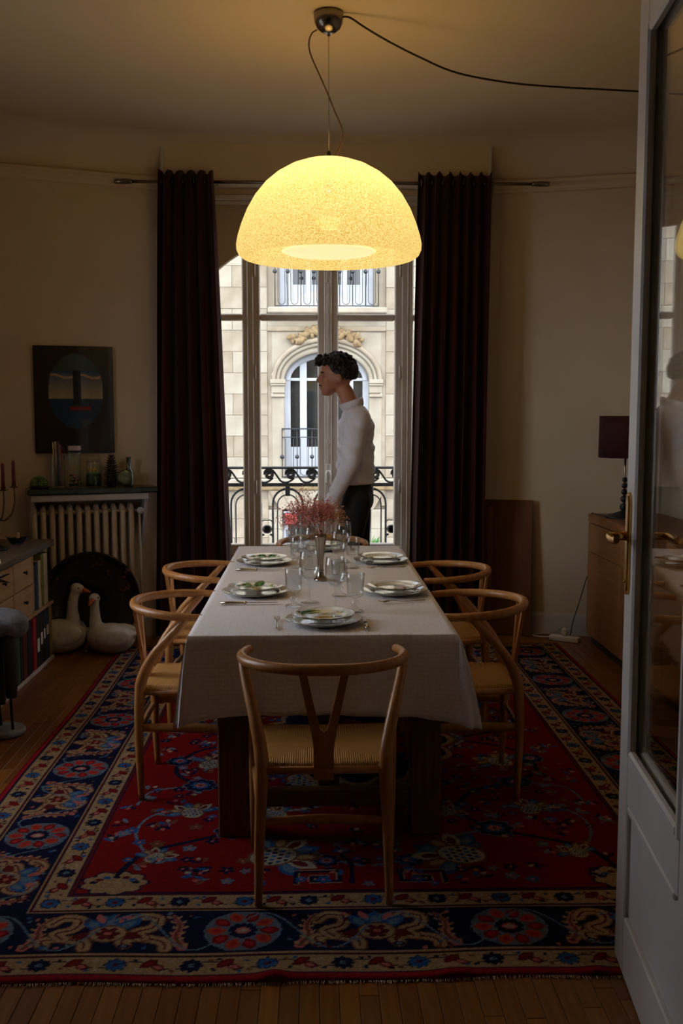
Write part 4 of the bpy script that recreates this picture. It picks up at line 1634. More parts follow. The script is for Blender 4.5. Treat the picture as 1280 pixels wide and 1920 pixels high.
def m_citrus(leaf, G1, G2, Y1, O1, B1):
    leaf(-.04, .050, .036, .015, .5, G1, G2)
    leaf(-.062, .020, .028, .012, -.5, G1, G2)
    leaf(.01, .045, .045, .006, .1, O1)
    leaf(.03, .030, .040, .010, .2, Y1, G2)
    leaf(.0, -.025, .045, .020, .1, Y1, O1)
    leaf(.045, -.01, .030, .010, -.3, G2)
def m_gold(leaf, G1, G2, Y1, O1, B1):
    leaf(.0, -.03, .050, .020, .15, Y1, O1)
    leaf(-.04, .01, .030, .010, .8, G1, G2)
    leaf(.04, .02, .030, .009, -.5, O1)
M_plate = attr_mat('painted_porcelain', rough=0.1, coat=0.7, nmul=0.04, nscale=20)
ME_big = plate_mesh('dinner_plate', plate_prof(.140, .020), .14, m_plain)
ME_small = {k: plate_mesh('dessert_plate', plate_prof(.116, .017), .11, f) for k, f in (('leaves', m_leaves), ('citrus', m_citrus), ('gold', m_gold))}

def glass(kind):
    mb = MB()
    if kind == 'goblet':
        pr = [(0, .0), (.033, 0), (.0345, .002), (.031, .005), (.016, .009), (.010, .013), (.0115, .022), (.0155, .030), (.0155, .034), (.010, .041), (.0085, .048), (.013, .055), (.027, .060), (.0315, .066),
              (.0325, .080), (.0335, .11), (.0355, .148), (.0348, .1492), (.0338, .148), (.0316, .11), (.0305, .080), (.0285, .069), (.020, .0655), (0, .0645)]
    else:
        pr = [(0, .0), (.036, 0), (.0365, .0015), (.028, .004), (.008, .007), (.0045, .014), (.0038, .04), (.0042, .075), (.0065, .088), (.018, .096), (.031, .110), (.0385, .130), (.0405, .150), (.039, .175), (.0355, .205),
              (.0348, .2058), (.0342, .205), (.0376, .175), (.039, .150), (.037, .131), (.029, .112), (.016, .099), (0, .095)]
    mb.lathe(pr, 36)
    return mb.mesh(kind)
ME_gob, ME_wine = glass('goblet'), glass('wine')

def cutlery_fork():
    t = thing('fork', 'x', 'fork')
    mb = MB()
    mb.tube(catmull([(0, -.095, .0045), (0, -.05, .0035), (0, 0, .004), (0, .035, .010)], 4), [.0075, .0055, .0035, .004], 8, flat=(.35, 1), up=(0, 0, 1))
    mb.ball((0, -.092, .0045), (.0085, .012, .0022))
    mb.build('handle', M_silver, t)
    mb = MB()
    mb.tube([(0, .030, .009), (0, .042, .010), (0, .058, .0075)], [.004, .0105, .0115], 10, flat=(.15, 1), up=(0, 0, 1))
    mb.build('fork_head', M_silver, t)
    for k in range(4):
        x = -.0085 + k * .00567
        MB().tube([(x, .054, .0078), (x, .075, .0052), (x, .095, .009)], [.0017, .0016, .0008], 6).build('tine', M_silver, t)
    return t
def cutlery_knife():
    t = thing('table_knife', 'x', 'knife')
    mb = MB()
    mb.tube([(0, -.115, .006), (0, -.07, .006), (0, -.015, .006), (0, -.01, .006)], [.0075, .0078, .006, .0045], 10, flat=(.75, 1), up=(0, 0, 1))
    mb.tube([(0, -.022, .006), (0, -.014, .006)], .0072, 10)
    mb.build('handle', M_silver, t)
    out = [(-.006, -.012), (.0055, -.012), (.0075, .03), (.0075, .08), (.003, .105), (-.004, .112), (-.006, .10)]
    MB().prism(out, lambda a, b: (a, b, .0052), lambda a, b: (a, b, .0066)).build('blade', M_silver, t)
    return t
fork0, knife0 = cutlery_fork(), cutlery_knife()
first = {'f': True, 'k': True}
def place(root, key, loc, rz, lab, cat, grp):
    o = root if first[key] else copy_tree(root)
    first[key] = False
    o.location = loc
    o.rotation_euler = (0, 0, rz)
    tag(o, lab, cat, grp)

# seat: (plate x, y, direction the diner faces, painting, spin, name of the place)
SEATS = [((.033, 3.535), 90, 'citrus', 0, 'at the near end of the table', (.085, .232), (.152, .212)),
         ((-.244, 4.125), 0, 'leaves', 90, 'on the side of the white geese, near seat', None, None),
         ((-.250, 4.985), 0, 'leaves', 70, 'on the side of the white geese, far seat', None, None),
         ((.340, 4.130), 180, 'gold', -60, 'on the glazed door side, near seat', None, None),
         ((.340, 5.015), 180, 'gold', -90, 'on the glazed door side, far seat', None, None),
         ((.045, 5.50), -90, 'leaves', 200, 'at the far window end of the table', None, None)]
# world positions of wine glass and goblet for each seat
GL = [((.082, 3.770), (.157, 3.742)), ((-.018, 3.935), (-.079, 3.855)), ((-.010, 4.80), (-.083, 4.865)), ((.118, 4.640), (.106, 4.085)), ((.150, 5.02), (.190, 4.84)), ((-.052, 5.24), (-.110, 5.18))]
for (pos, face, motif, spin, where, _, _), (wg, gb) in zip(SEATS, GL):
    p = mesh_object('dinner_plate', ME_big, M_plate, None, (pos[0], pos[1], TZ2))
    tag(p, 'green-rimmed dinner plate ' + where, 'plate', 'dinner plates on the table')
    d = mesh_object('dessert_plate', ME_small[motif], M_plate, None, (pos[0], pos[1] + .004, TZ2 + .0208))
    d.rotation_euler = (0, 0, R(spin))
    what = {'leaves': 'green leaves', 'citrus': 'green and yellow leaves', 'gold': 'a yellow motif'}[motif]
    tag(d, 'top plate with %s %s' % (what, where), 'plate', 'dessert plates on the table')
    f = Vector((math.cos(R(face)), math.sin(R(face))))
    rt = Vector((f.y, -f.x))                  # diner's right hand
    c = Vector(pos)
    off = .162 if abs(face) == 90 else .222
    near = pos[1] < 4.3 and face == 180
    k = c + rt * (.150 if abs(face) == 90 else .222) - f * .01
    q = c - rt * (.165 if abs(face) == 90 else .20) - f * .01
    place(fork0, 'f', (q.x, q.y, TZ2), R(face - 90) + (R(14) if face == 180 else R(3)), 'silver fork beside the plates ' + where, 'fork', 'forks on the table')
    place(knife0, 'k', (k.x, k.y, TZ2), R(face - 90) + R(2), 'silver knife beside the plates ' + where, 'knife', 'knives on the table')
    g = mesh_object('wine_glass', ME_wine, M_crystal, None, (wg[0], wg[1], TZ2))
    tag(g, 'clear long-stemmed wine glass for the place ' + where, 'wine glass', 'wine glasses on the table')
    g = mesh_object('water_goblet', ME_gob, M_crystal, None, (gb[0], gb[1], TZ2))
    tag(g, 'clear straight-sided water goblet for the place ' + where, 'goblet', 'water goblets on the table')

# ------------------------------------------------------------------ bud vase and dried flowers
vz = thing('bud_vase', 'slender silver bud vase in the middle of the table', 'vase', (.030, 4.474, TZ2))
MB().lathe([(0, 0), (.031, 0), (.0315, .004), (.029, .007), (.020, .016), (.0145, .028), (.0125, .045), (.0135, .08), (.018, .13), (.024, .17), (.0285, .196), (.0305, .203), (.0295, .204), (.0270, .195), (.0225, .168), (.0165, .13), (.012, .08), (0, .06)], 36).build('vase_body', M_silver, vz)
MB().lathe([(.0128, .040), (.0155, .043), (.0155, .047), (.0128, .050)], 30).build('collar_ring', M_silver, vz)
M_bloom = [mat('dried_blossom_' + n, C(*a), .85, C(*b), 60) for n, a, b in (('rose', (236, 158, 150), (212, 120, 116)), ('coral', (228, 122, 110), (204, 96, 86)), ('straw', (230, 190, 130), (208, 156, 96)))]
M_stem = mat('dried_stem', C(150, 116, 70), .8, C(116, 84, 50), 30)
bq = thing('flower_bouquet', 'airy bunch of dried pink baby\'s breath standing in the silver vase', 'flowers', (.030, 4.474, TZ2))
rb_ = random.Random(21)
stems = MB()
bl = [MB(), MB(), MB()]
def bloom(mb, p, r):
    a, b = r, r * .85
    vs_ = [(0, 0, b), (a, 0, 0), (0, a, 0), (-a, 0, 0), (0, -a, 0), (0, 0, -b)]
    q = Matrix.Rotation(rb_.uniform(0, 3), 3, 'X') @ Matrix.Rotation(rb_.uniform(0, 3), 3, 'Z')
    mb.add([q @ Vector(v) + p for v in vs_], [(0, 1, 2), (0, 2, 3), (0, 3, 4), (0, 4, 1), (5, 2, 1), (5, 3, 2), (5, 4, 3), (5, 1, 4)], True)
for i in range(54):
    a = rb_.uniform(0, 2 * PI)
    t = math.sqrt(rb_.random())
    sx = .142 * t * math.cos(a) - .040
    sy = .115 * t * math.sin(a)
    top = Vector((sx, sy, .245 + .115 * math.sqrt(max(0, 1 - t * t * .95)) * rb_.uniform(.75, 1.1)))
    if i == 0:
        top = Vector((-.060, 0, .405))
    root_ = Vector((.010 * t * math.cos(a), .010 * t * math.sin(a), .10))
    mouth = Vector((.020 * t * math.cos(a), .020 * t * math.sin(a), .200))
    fork_p = mouth.lerp(top, .55) + Vector((0, 0, .012))
    stems.tube([root_, mouth, fork_p], [.0009, .0008, .0006], 4)
    for b_ in range(9):
        e = top + Vector((rb_.gauss(0, .020), rb_.gauss(0, .020), rb_.gauss(-.012, .022)))
        stems.tube([fork_p, fork_p.lerp(e, .5) + Vector((0, 0, .006)), e], [.0005, .0004, .0003], 3)
        for c_ in range(7):
            w = e + Vector((rb_.gauss(0, .0085), rb_.gauss(0, .0085), rb_.gauss(0, .0085)))
            kk = 2 if (w.x > .06 and rb_.random() < .55) or rb_.random() < .12 else rb_.choice((0, 0, 1))
            bloom(bl[kk], w, rb_.uniform(.0020, .0036))
stems.build('stems', M_stem, bq)['kind'] = 'stuff'
for k in range(3):
    bl[k].build('blossoms', M_bloom[k], bq)['kind'] = 'stuff'
# ------------------------------------------------------------------ pendant lamp
LX_, LY_ = .072, 4.62
def shade_material():
    m, nt, p = new_mat('glowing_resin')
    N, L = nt.nodes, nt.links
    N.remove(p)
    tc = N.new('ShaderNodeTexCoord')
    vo = N.new('ShaderNodeTexVoronoi')
    vo.feature = 'DISTANCE_TO_EDGE'
    vo.inputs['Scale'].default_value = 130
    L.new(tc.outputs['Object'], vo.inputs['Vector'])
    nz = N.new('ShaderNodeTexNoise')
    nz.inputs['Scale'].default_value = 170
    nz.inputs['Detail'].default_value = 2
    L.new(tc.outputs['Object'], nz.inputs['Vector'])
    mm = N.new('ShaderNodeMath'); mm.operation = 'MULTIPLY_ADD'
    mm.inputs[1].default_value = 1.3
    L.new(vo.outputs['Distance'], mm.inputs[0]); L.new(nz.outputs['Fac'], mm.inputs[2])
    cr = N.new('ShaderNodeValToRGB')
    cr.color_ramp.elements[0].position = .42
    cr.color_ramp.elements[0].color = (.84, .50, .075, 1)
    cr.color_ramp.elements[1].position = .86
    cr.color_ramp.elements[1].color = (1.40, 1.12, .42, 1)
    L.new(mm.outputs[0], cr.inputs[0])
    em = N.new('ShaderNodeEmission')
    sp = N.new('ShaderNodeSeparateXYZ')               # the rim is farther from the bulb than the crown
    L.new(tc.outputs['Object'], sp.inputs[0])
    mr = N.new('ShaderNodeMapRange')
    mr.inputs['From Min'].default_value = 2.21
    mr.inputs['From Max'].default_value = 2.46
    mr.inputs['To Min'].default_value = SHADE_E * .72
    mr.inputs['To Max'].default_value = SHADE_E
    L.new(sp.outputs[2], mr.inputs['Value'])
    L.new(mr.outputs[0], em.inputs['Strength'])
    L.new(cr.outputs[0], em.inputs['Color'])
    tl = N.new('ShaderNodeBsdfTranslucent')
    tl.inputs['Color'].default_value = (.16, .11, .045, 1)
    df = N.new('ShaderNodeBsdfDiffuse')
    df.inputs['Color'].default_value = (.30, .24, .13, 1)
    m1 = N.new('ShaderNodeMixShader'); m1.inputs[0].default_value = .5
    L.new(df.outputs[0], m1.inputs[1]); L.new(tl.outputs[0], m1.inputs[2])
    tr = N.new('ShaderNodeBsdfTransparent')
    tr.inputs[0].default_value = (1, .86, .55, 1)
    m2 = N.new('ShaderNodeMixShader'); m2.inputs[0].default_value = .065
    L.new(m1.outputs[0], m2.inputs[1]); L.new(tr.outputs[0], m2.inputs[2])
    ad = N.new('ShaderNodeAddShader')
    L.new(m2.outputs[0], ad.inputs[0]); L.new(em.outputs[0], ad.inputs[1])
    L.new(ad.outputs[0], N['Material Output'].inputs[0])
    return m
lamp = thing('pendant_lamp', 'glowing amber domed pendant lamp hanging over the table', 'lamp', (LX_, LY_, 0))
pr = [(0.012, 2.646), (.06, 2.643), (.12, 2.632), (.18, 2.610), (.24, 2.575), (.29, 2.533), (.335, 2.478), (.37, 2.418), (.396, 2.355), (.412, 2.305), (.4195, 2.268), (.4185, 2.243), (.409, 2.222), (.394, 2.211), (.378, 2.208)]
MB().lathe(pr, 96).build('lamp_shade', shade_material(), lamp)
M_bulb = new_mat('frosted_bulb')[0]
p = M_bulb.node_tree.nodes['Principled BSDF']
p.inputs['Base Color'].default_value = (1, .9, .7, 1)
p.inputs['Emission Color'].default_value = (1, .80, .45, 1)
p.inputs['Emission Strength'].default_value = 2.5
MB().lathe([(0, 2.333), (.03, 2.338), (.052, 2.360), (.058, 2.385), (.05, 2.385), (.028, 2.345), (0, 2.34)], 24).build('bulb', M_bulb, lamp)
M_diff = new_mat('glowing_diffuser')[0]
p = M_diff.node_tree.nodes['Principled BSDF']
p.inputs['Base Color'].default_value = (.9, .8, .6, 1)
p.inputs['Emission Color'].default_value = (1.0, .84, .40, 1)
p.inputs['Emission Strength'].default_value = .95
MB().lathe([(0, 2.224), (.12, 2.226), (.20, 2.232), (.215, 2.240), (.20, 2.243), (.12, 2.237), (0, 2.235)], 40).build('diffuser_disc', M_diff, lamp)
MB().lathe([(0, 2.50), (.024, 2.502), (.024, 2.56), (.012, 2.58), (.006, 2.645), (0, 2.645)], 20).build('socket', M_chrome, lamp)
MB().lathe([(0, 2.642), (.024, 2.646), (.022, 2.652), (.010, 2.66), (.008, 2.678), (.003, 2.684), (0, 2.684)], 20).build('top_cap', M_iron, lamp)
MB().lathe([(0, 3.19), (.012, 3.188), (.030, 3.196), (.052, 3.213), (.064, 3.238), (.067, 3.262), (.066, FL - .001), (0, FL - .001)], 40).build('ceiling_rose', M_chrome, lamp)
MB().lathe([(0, 3.178), (.006, 3.179), (.007, 3.186), (0, 3.188)], 12).build('cable_gland', M_iron, lamp)
M_cable = mat('braided_cable', C(120, 92, 60), .7, C(90, 66, 42), 40)
M_black = mat('black_rubber', C(34, 28, 24), .6, C(24, 20, 18), 20)
MB().tube([(0, 0, 2.68), (0, 0, 3.185)], .0014, 6).build('suspension_wire', M_chrome, lamp)
wig = [(-.052, 0, 3.205), (-.075, 0, 3.190), (-.088, 0, 3.150), (-.080, 0, 3.098), (-.045, 0, 3.02), (-.006, .012, 2.94), (.022, .012, 2.87), (.055, 0, 2.79), (.062, 0, 2.745), (.052, 0, 2.705), (.036, 0, 2.67), (.031, 0, 2.645)]
MB().tube(catmull(wig, 6), .0034, 8).build('lamp_flex', M_cable, lamp)
swag = [(.060, .0, 3.262), (.085, .0, 3.262), (.11, .005, 3.253), (.165, .02, 3.224), (.275, .06, 3.179), (.42, .11, 3.130), (.60, .20, 3.094), (.85, .29, 3.082), (1.10, .38, 3.092), (1.45, .50, 3.116), (1.85, .62, 3.135), (2.20, .72, 3.14)]
MB().tube(catmull(swag, 6), .0048, 8).build('swag_flex', M_black, lamp)
MB().lathe([(0, 0), (.012, 0), (.012, .02), (0, .02)], 10, M=Matrix.Translation((2.205, .72, 3.14)) @ Matrix.Rotation(PI / 2, 4, 'Y')).build('wall_hook', M_white, lamp)
pl_ = bpy.data.lights.new('bulb_uplight', 'SPOT')  # spot aimed up, added to brighten the ceiling through the shade
pl_.spot_size = R(172)
pl_.spot_blend = 0.35
pl_.energy = LAMP_W
pl_.color = (1.0, .66, .30)
pl_.shadow_soft_size = .045
lo_ = bpy.data.objects.new('bulb_uplight', pl_)
col.objects.link(lo_)
lo_.parent = lamp
lo_.location = (0, 0, 2.40)
lo_.rotation_euler = (PI, 0, 0)

# ------------------------------------------------------------------ curtain rod and curtains
RYc, RZc = 6.575, 2.985
rod = thing('curtain_rod', 'long steel curtain rod mounted above the tall window', 'curtain rod', (0, RYc, RZc))
MB().tube([(-1.165, 0, 0), (1.425, 0, 0)], .0105, 14).build('rod', M_chrome, rod)
for s, xe in ((-1, -1.165), (1, 1.425)):
    mb = MB()
    prof_ = [(0, 0), (.014, 0), (.016, .01), (.014, .02), (.017, .03), (.017, .10), (.013, .112), (0, .115)]
    mb.lathe(prof_, 16, M=Matrix.Translation((xe - s * .01, 0, 0)) @ Matrix.Rotation(s * PI / 2, 4, 'Y'))
    mb.build('finial', M_chrome, rod)
for xb in (-.62, .70):
    MB().tube([(xb, .084, .0), (xb, .008, 0)], .008, 8).build('bracket', M_chrome, rod)

def curtain(lab, x_top, x_bot, nf, seed, lean):
    rr = random.Random(seed)
    t = thing('curtain', lab, 'curtain', (0, RYc, 0), group='burgundy curtains at the window')
    H0, H1 = .02, 3.045
    ph = [rr.uniform(-.5, .5) for _ in range(nf * 2 + 2)]
    def f(u, v):
        z = H0 + (H1 - H0) * v
        k = 1 - v
        e = k ** .8
        x0 = x_bot[0] + (x_top[0] - x_bot[0]) * (1 - e)
        x1 = x_bot[1] + (x_top[1] - x_bot[1]) * (1 - e)
        ww = u * nf
        amp = .048 + .018 * k
        uu = u + .012 * math.sin(2 * PI * (ww * .5 + k * .6)) * k
        x = x0 + (x1 - x0) * uu + .010 * math.sin(ww * 2 * PI * 2 + ph[int(ww)] * 3) * (.3 + .7 * k)
        y = amp * math.sin(2 * PI * ww + .5 * math.sin(k * 2.2 + ph[int(ww)])) + .014 * math.sin(2 * PI * ww * .37 + seed + k * 2) * k - .004
        zz = z
        if v > .97:
            zz += .016 * math.sin(2 * PI * ww + 1.0) * (v - .97) / .03
        return (x, y, zz)
    n_u = nf * 14
    mb = MB()
    mb.grid(f, n_u, 60)
    o = mb.build('curtain_cloth', M_curtain, t)
    s_ = o.modifiers.new('thick', 'SOLIDIFY')
    s_.thickness = .003
    # eyelets
    for q in range(nf * 2):
        u = (q + .5) / (nf * 2)
        x = x_top[0] + (x_top[1] - x_top[0]) * u
        ring = [(x, .0205 * math.cos(2 * PI * a / 14), RZc + .0205 * math.sin(2 * PI * a / 14)) for a in range(15)]
        MB().tube(ring, .0035, 6, cap=False).build('eyelet', M_chrome, t)
    return t
curtain('dark burgundy curtain hanging beside the radiator', (-.985, -.640), (-1.05, -.535), 5, 1, 0)
curtain('dark burgundy curtain hanging beside the leaning wooden board', (.680, 1.155), (.625, 1.15), 7, 2, 0)
# ------------------------------------------------------------------ left side: picture, radiator and shelf
AL = math.atan(.355)
def on_left(x, off=0.0, z=0.0):
    return (x + off * math.sin(AL), yl(x) - off * math.cos(AL), z)
pic = thing('framed_painting', 'dark painting of an oval mask with sky-filled eyes hanging above the radiator shelf', 'painting', on_left(-1.553, .004, 1.597), AL)
PWd, PHt = .50, .688
MB().box((-PWd / 2, -.022, -PHt / 2), (PWd / 2, 0, PHt / 2), .003).build('backing_board', M_iron, pic)
n1, n2 = 110, 150
uu, vv = np.meshgrid(np.linspace(-1, 1, n1 + 1), np.linspace(-1, 1, n2 + 1))
pc = np.zeros((n2 + 1, n1 + 1, 3))
pc[:] = C(52, 36, 28)[:3]
pc[(uu > .72) & (vv < .9)] = C(44, 38, 36)[:3]
pc[uu < -.55] = C(58, 34, 22)[:3]
ex, ey = (uu - .04) / .70, (vv - .16) / .70
oval = ex ** 2 + ey ** 2 < 1
pc[oval] = C(44, 72, 104)[:3]
pc[oval & (vv > .52)] = C(76, 98, 86)[:3]
shade_ = np.clip((vv - .02) / .5, 0, 1)[..., None]
eye = np.array(C(226, 206, 160)[:3]) * (1 - shade_) + np.array(C(66, 104, 150)[:3]) * shade_
for lo, hi in ((-.64, -.03), (.17, .72)):
    m_ = oval & (uu > lo + .05 * (vv - .2) * (1 if lo < 0 else 0)) & (uu < hi) & (vv > .02) & (vv < .54)
    pc[m_] = eye[m_]
    band = m_ & (np.abs(vv - .44 - .03 * np.sin(uu * 9)) < .022)
    pc[band] = C(240, 196, 150)[:3]
pc[oval & (uu > -.03) & (uu < .17) & (vv > -.1) & (vv < .56)] = C(14, 14, 22)[:3]
mouth = oval & (np.abs(vv + .155) < .034) & (uu > -.12) & (uu < .40)
pc[mouth] = C(176, 40, 26)[:3]
pc[oval & (uu > .17) & (uu < .40) & (vv < -.38) & (vv > -.56)] = C(70, 92, 104)[:3]
X_ = uu * PWd / 2 * .995
Z_ = vv * PHt / 2 * .995
mb = MB()
mb.v = [(a, -.0235, b) for a, b in zip(X_.ravel(), Z_.ravel())]
w_ = n1 + 1
mb.f = [(j * w_ + i, j * w_ + i + 1, (j + 1) * w_ + i + 1, (j + 1) * w_ + i) for j in range(n2) for i in range(n1)]
mb.s = [False] * len(mb.f)
cv = mb.build('painted_panel', attr_mat('glazed_paint', rough=.25, coat=1.0, nmul=.15, nscale=25), pic)
a = cv.data.color_attributes.new('pattern', 'FLOAT_COLOR', 'POINT')
cc = np.ones((len(mb.v), 4), dtype=np.float32)
cc[:, :3] = pc.reshape(-1, 3)
cc[:, :3] *= .55
a.data.foreach_set('color', cc.ravel())

M_rad = mat('radiator_enamel', C(214, 196, 172), .4, C(200, 180, 154), 6)
rad = thing('cast_iron_radiator', 'cream cast iron column radiator under the dark stone shelf', 'radiator', on_left(-1.50, 0, 0), AL)
NC = 12
rw0, rw1 = -.335, .275
for k in range(NC):
    x = rw0 + (rw1 - rw0) * k / (NC - 1)
    mb = MB()
    for y in (-.065, -.135):
        mb.tube([(x, y, .10), (x, y, .14), (x, y, .86), (x, y, .90)], [.011, .0175, .0175, .012], 10)
    mb.ball((x, -.10, .895), (.021, .055, .032), 10, 8)
    mb.ball((x, -.10, .105), (.021, .055, .032), 10, 8)
    if k in (0, NC - 1):
        for y in (-.065, -.135):
            mb.tube([(x, y, .0), (x, y, .10)], [.014, .011], 8)
    mb.build('column', M_rad, rad)
for z in (.875, .125):
    MB().tube([(rw0, -.10, z), (rw1, -.10, z)], .016, 10).build('manifold', M_rad, rad)
mb = MB()
mb.tube([(rw1, -.10, .875), (rw1 + .055, -.10, .875), (rw1 + .06, -.10, .80), (rw1 + .06, -.10, .002)], .009, 8)
mb.build('supply_pipe', M_rad, rad)
MB().lathe([(0, 0), (.012, 0), (.014, .02), (.023, .024), (.024, .04), (.020, .046), (0, .046)], 18, M=Matrix.Translation((rw1 + .058, -.105, .875)) @ Matrix.Rotation(PI / 2, 4, 'X')).build('valve_knob', M_white, rad)

M_marble = mat('dark_green_marble', C(58, 70, 56), .18, C(30, 40, 34), 9, detail=8, coat=.3)
shf = thing('marble_shelf', 'dark green marble shelf on a white support above the radiator', 'shelf', on_left(-1.46, 0, 0), AL)
MB().box((-.42, -.235, .998), (.395, -.003, 1.036), .008).build('shelf_slab', M_marble, shf)
MB().box((-.40, -.215, .955), (.335, -.19, .997), .004).build('support_rail', M_white, shf)
for x in (-.40, .312):
    MB().box((x, -.189, .955), (x + .023, -.003, .997), .003).build('support_arm', M_white, shf)
    mb = MB()
    mb.prism([(-.03, .62), (-.003, .62), (-.003, .954), (-.19, .954)], lambda a_, b_: (x, a_, b_), lambda a_, b_: (x + .022, a_, b_))
    mb.build('bracket', M_white, shf)

SZ = 1.0368
def at_shelf(x, off): return on_left(x, off, SZ)
# green scale dome
M_scale = mat('green_glaze_scales', C(96, 140, 52), .25, C(40, 78, 24), 40, coat=.6)
M_dark = mat('dark_bronze', C(48, 40, 30), .4, C(30, 24, 18), 20, metal=.6)
tt = thing('scaled_green_dome', 'small green tortoise-like dome of scales at the shelf end near the candles', 'ornament', at_shelf(-1.783, .135), AL)
tt.scale = (.86, .86, .9)
MB().lathe([(0, 0), (.058, 0), (.075, .006), (.075, .012), (.060, .016), (0, .016)], 28).build('dark_base', M_dark, tt)
for ring in range(7):
    ph_ = R(8 + ring * 12.5)
    rr_, zz = .064 * math.cos(ph_), .018 + .066 * math.sin(ph_)
    n = max(5, int(24 * math.cos(ph_)))
    for k in range(n):
        a_ = 2 * PI * (k + .5 * (ring % 2)) / n
        Mx = Matrix.Rotation(a_, 3, 'Z') @ Matrix.Rotation(-ph_, 3, 'Y')
        MB().ball((rr_ * math.cos(a_), rr_ * math.sin(a_), zz), (.0045, .0095, .0095), 6, 4, M=Mx).build('scale', M_scale, tt)
MB().ball((0, 0, .020), (.058, .058, .060), 16, 10).build('dome_core', M_dark, tt)
MB().ball((0, 0, .084), (.010, .010, .005), 8, 6).build('scale', M_scale, tt)

def jar(name, lab, x, off, r, h, neck=None):
    t = thing(name, lab, 'jar', at_shelf(x, off), AL)
    nr = neck or r
    pr = [(0, 0), (r * .96, 0), (r, .006), (r, h * .86), (nr, h * .94), (nr, h), (nr - .003, h), (nr - .003, h * .94), (r - .003, h * .86), (r - .003, .008), (0, .006)]
    MB().lathe(pr, 28).build('jar_glass', M_jar, t)
    return t
rj = random.Random(9)
M_stick = [mat('coloured_stick_' + n, C(*c), .5) for n, c in (('cream', (222, 204, 160)), ('red', (170, 50, 40)), ('yellow', (210, 170, 60)), ('blue', (70, 90, 130)), ('violet', (140, 110, 150)))]
j1 = jar('stick_jar', 'tall glass jar filled with coloured sticks on the radiator shelf', -1.668, .10, .046, .205)
for k in range(18):
    a_, q = rj.uniform(0, 2 * PI), .036 * math.sqrt(rj.random())
    b_ = a_ + rj.uniform(-.8, .8)
    MB().tube([(q * .8 * math.cos(a_), q * .8 * math.sin(a_), .009), (q * math.cos(b_), q * math.sin(b_), rj.uniform(.27, .297))], .0028, 6).build('coloured_stick', M_stick[k % 5], j1)
j2 = jar('pebble_jar', 'glass jar with a pale lid and red pebbles between two taller jars on the shelf', -1.572, .12, .040, .235)
MB().lathe([(0, .2365), (.041, .2365), (.042, .240), (.042, .262), (.038, .266), (0, .266)], 24).build('jar_lid', mat('pale_lid', C(196, 186, 190), .4), j2)
for k in range(46):
    a_, q = rj.uniform(0, 2 * PI), .031 * math.sqrt(rj.random())
    MB().ball((q * math.cos(a_), q * math.sin(a_), .013 + .065 * rj.random()), rj.uniform(.006, .009), 7, 5).build('pebble', (M_stick[1], M_stick[4], M_stick[0], M_dark)[k % 4], j2)
j3 = jar('preserving_jar', 'wide clip-top preserving jar with green and yellow layers on the shelf', -1.462, .12, .050, .18, .042)
MB().lathe([(0, .008), (.0455, .009), (.0455, .082), (0, .084)], 24).build('green_layer', mat('green_filling', C(66, 96, 46), .6, C(34, 56, 28), 60, bump=.5), j3)
MB().lathe([(0, .0845), (.0455, .0845), (.0455, .092), (0, .093)], 24).build('bright_green_layer', mat('bright_filling', C(92, 140, 60), .6), j3)
for k in range(16):
    a_, q = rj.uniform(0, 2 * PI), .034 * math.sqrt(rj.random())
    MB().ball((q * math.cos(a_), q * math.sin(a_), .104 + .018 * rj.random()), .0105, 8, 6).build('yellow_ball', M_stick[2], j3)
MB().lathe([(0, .181), (.043, .181), (.044, .186), (.040, .194), (.012, .199), (0, .199)], 24).build('jar_lid', M_jar, j3)
MB().tube([(.046 * math.cos(2 * PI * k / 20), .046 * math.sin(2 * PI * k / 20), .164) for k in range(21)], .0016, 6, cap=False).build('clip_wire', M_chrome, j3)
MB().tube([(-.046, 0, .164), (-.050, -.004, .185), (-.03, -.012, .203), (.03, -.012, .203), (.050, -.004, .185), (.046, 0, .164)], .0016, 6).build('clip_wire', M_chrome, j3)

cone = thing('pine_cone', 'tall dark brown cone of scales beside the round glass flask on the shelf', 'pine cone', at_shelf(-1.352, .115), AL)
M_cone = mat('cone_scale', C(92, 58, 46), .45, C(46, 26, 22), 50)
MB().lathe([(0, 0), (.026, 0), (.033, .05), (.030, .12), (.018, .185), (0, .205)], 18).build('cone_core', M_dark, cone)
for ring in range(13):
    z = .014 + ring * .0155
    rr_ = .037 * (1 - (ring / 13.5) ** 2.2) + .006
    n = 9 if ring < 10 else 6
    for k in range(n):
        a_ = 2 * PI * (k + .5 * (ring % 2)) / n
        Mx = Matrix.Rotation(a_, 3, 'Z') @ Matrix.Rotation(-.55, 3, 'Y')
        MB().ball((rr_ * math.cos(a_), rr_ * math.sin(a_), z), (.010, .0105, .004), 6, 4, M=Mx).build('cone_scale', M_cone, cone)
fl_k = thing('glass_flask', 'round flat glass flask leaning at the marble shelf front', 'flask', at_shelf(-1.262, .17), AL)
Mf = Matrix.Translation((-.02, 0, .060)) @ Matrix.Rotation(PI / 2, 4, 'X')
MB().lathe([(0, -.016), (.045, -.015), (.056, -.008), (.058, 0), (.056, .008), (.045, .015), (0, .016)], 30, M=Mf).build('flask_body', M_jar, fl_k)
MB().lathe([(0, -.011), (.040, -.010), (.050, 0), (.040, .010), (0, .011)], 26, M=Mf).build('flask_filling', mat('olive_oil', C(120, 122, 90), .3, C(80, 90, 60), 20), fl_k)
MB().lathe([(0, 0), (.020, 0), (.024, .004), (.014, .004), (0, .004)], 18, (-.02, 0, 0)).build('flask_foot', M_jar, fl_k)
bt = thing('slim_bottle', 'slim dark green bottle standing last on the marble shelf behind the flask', 'bottle', at_shelf(-1.245, .09), AL)
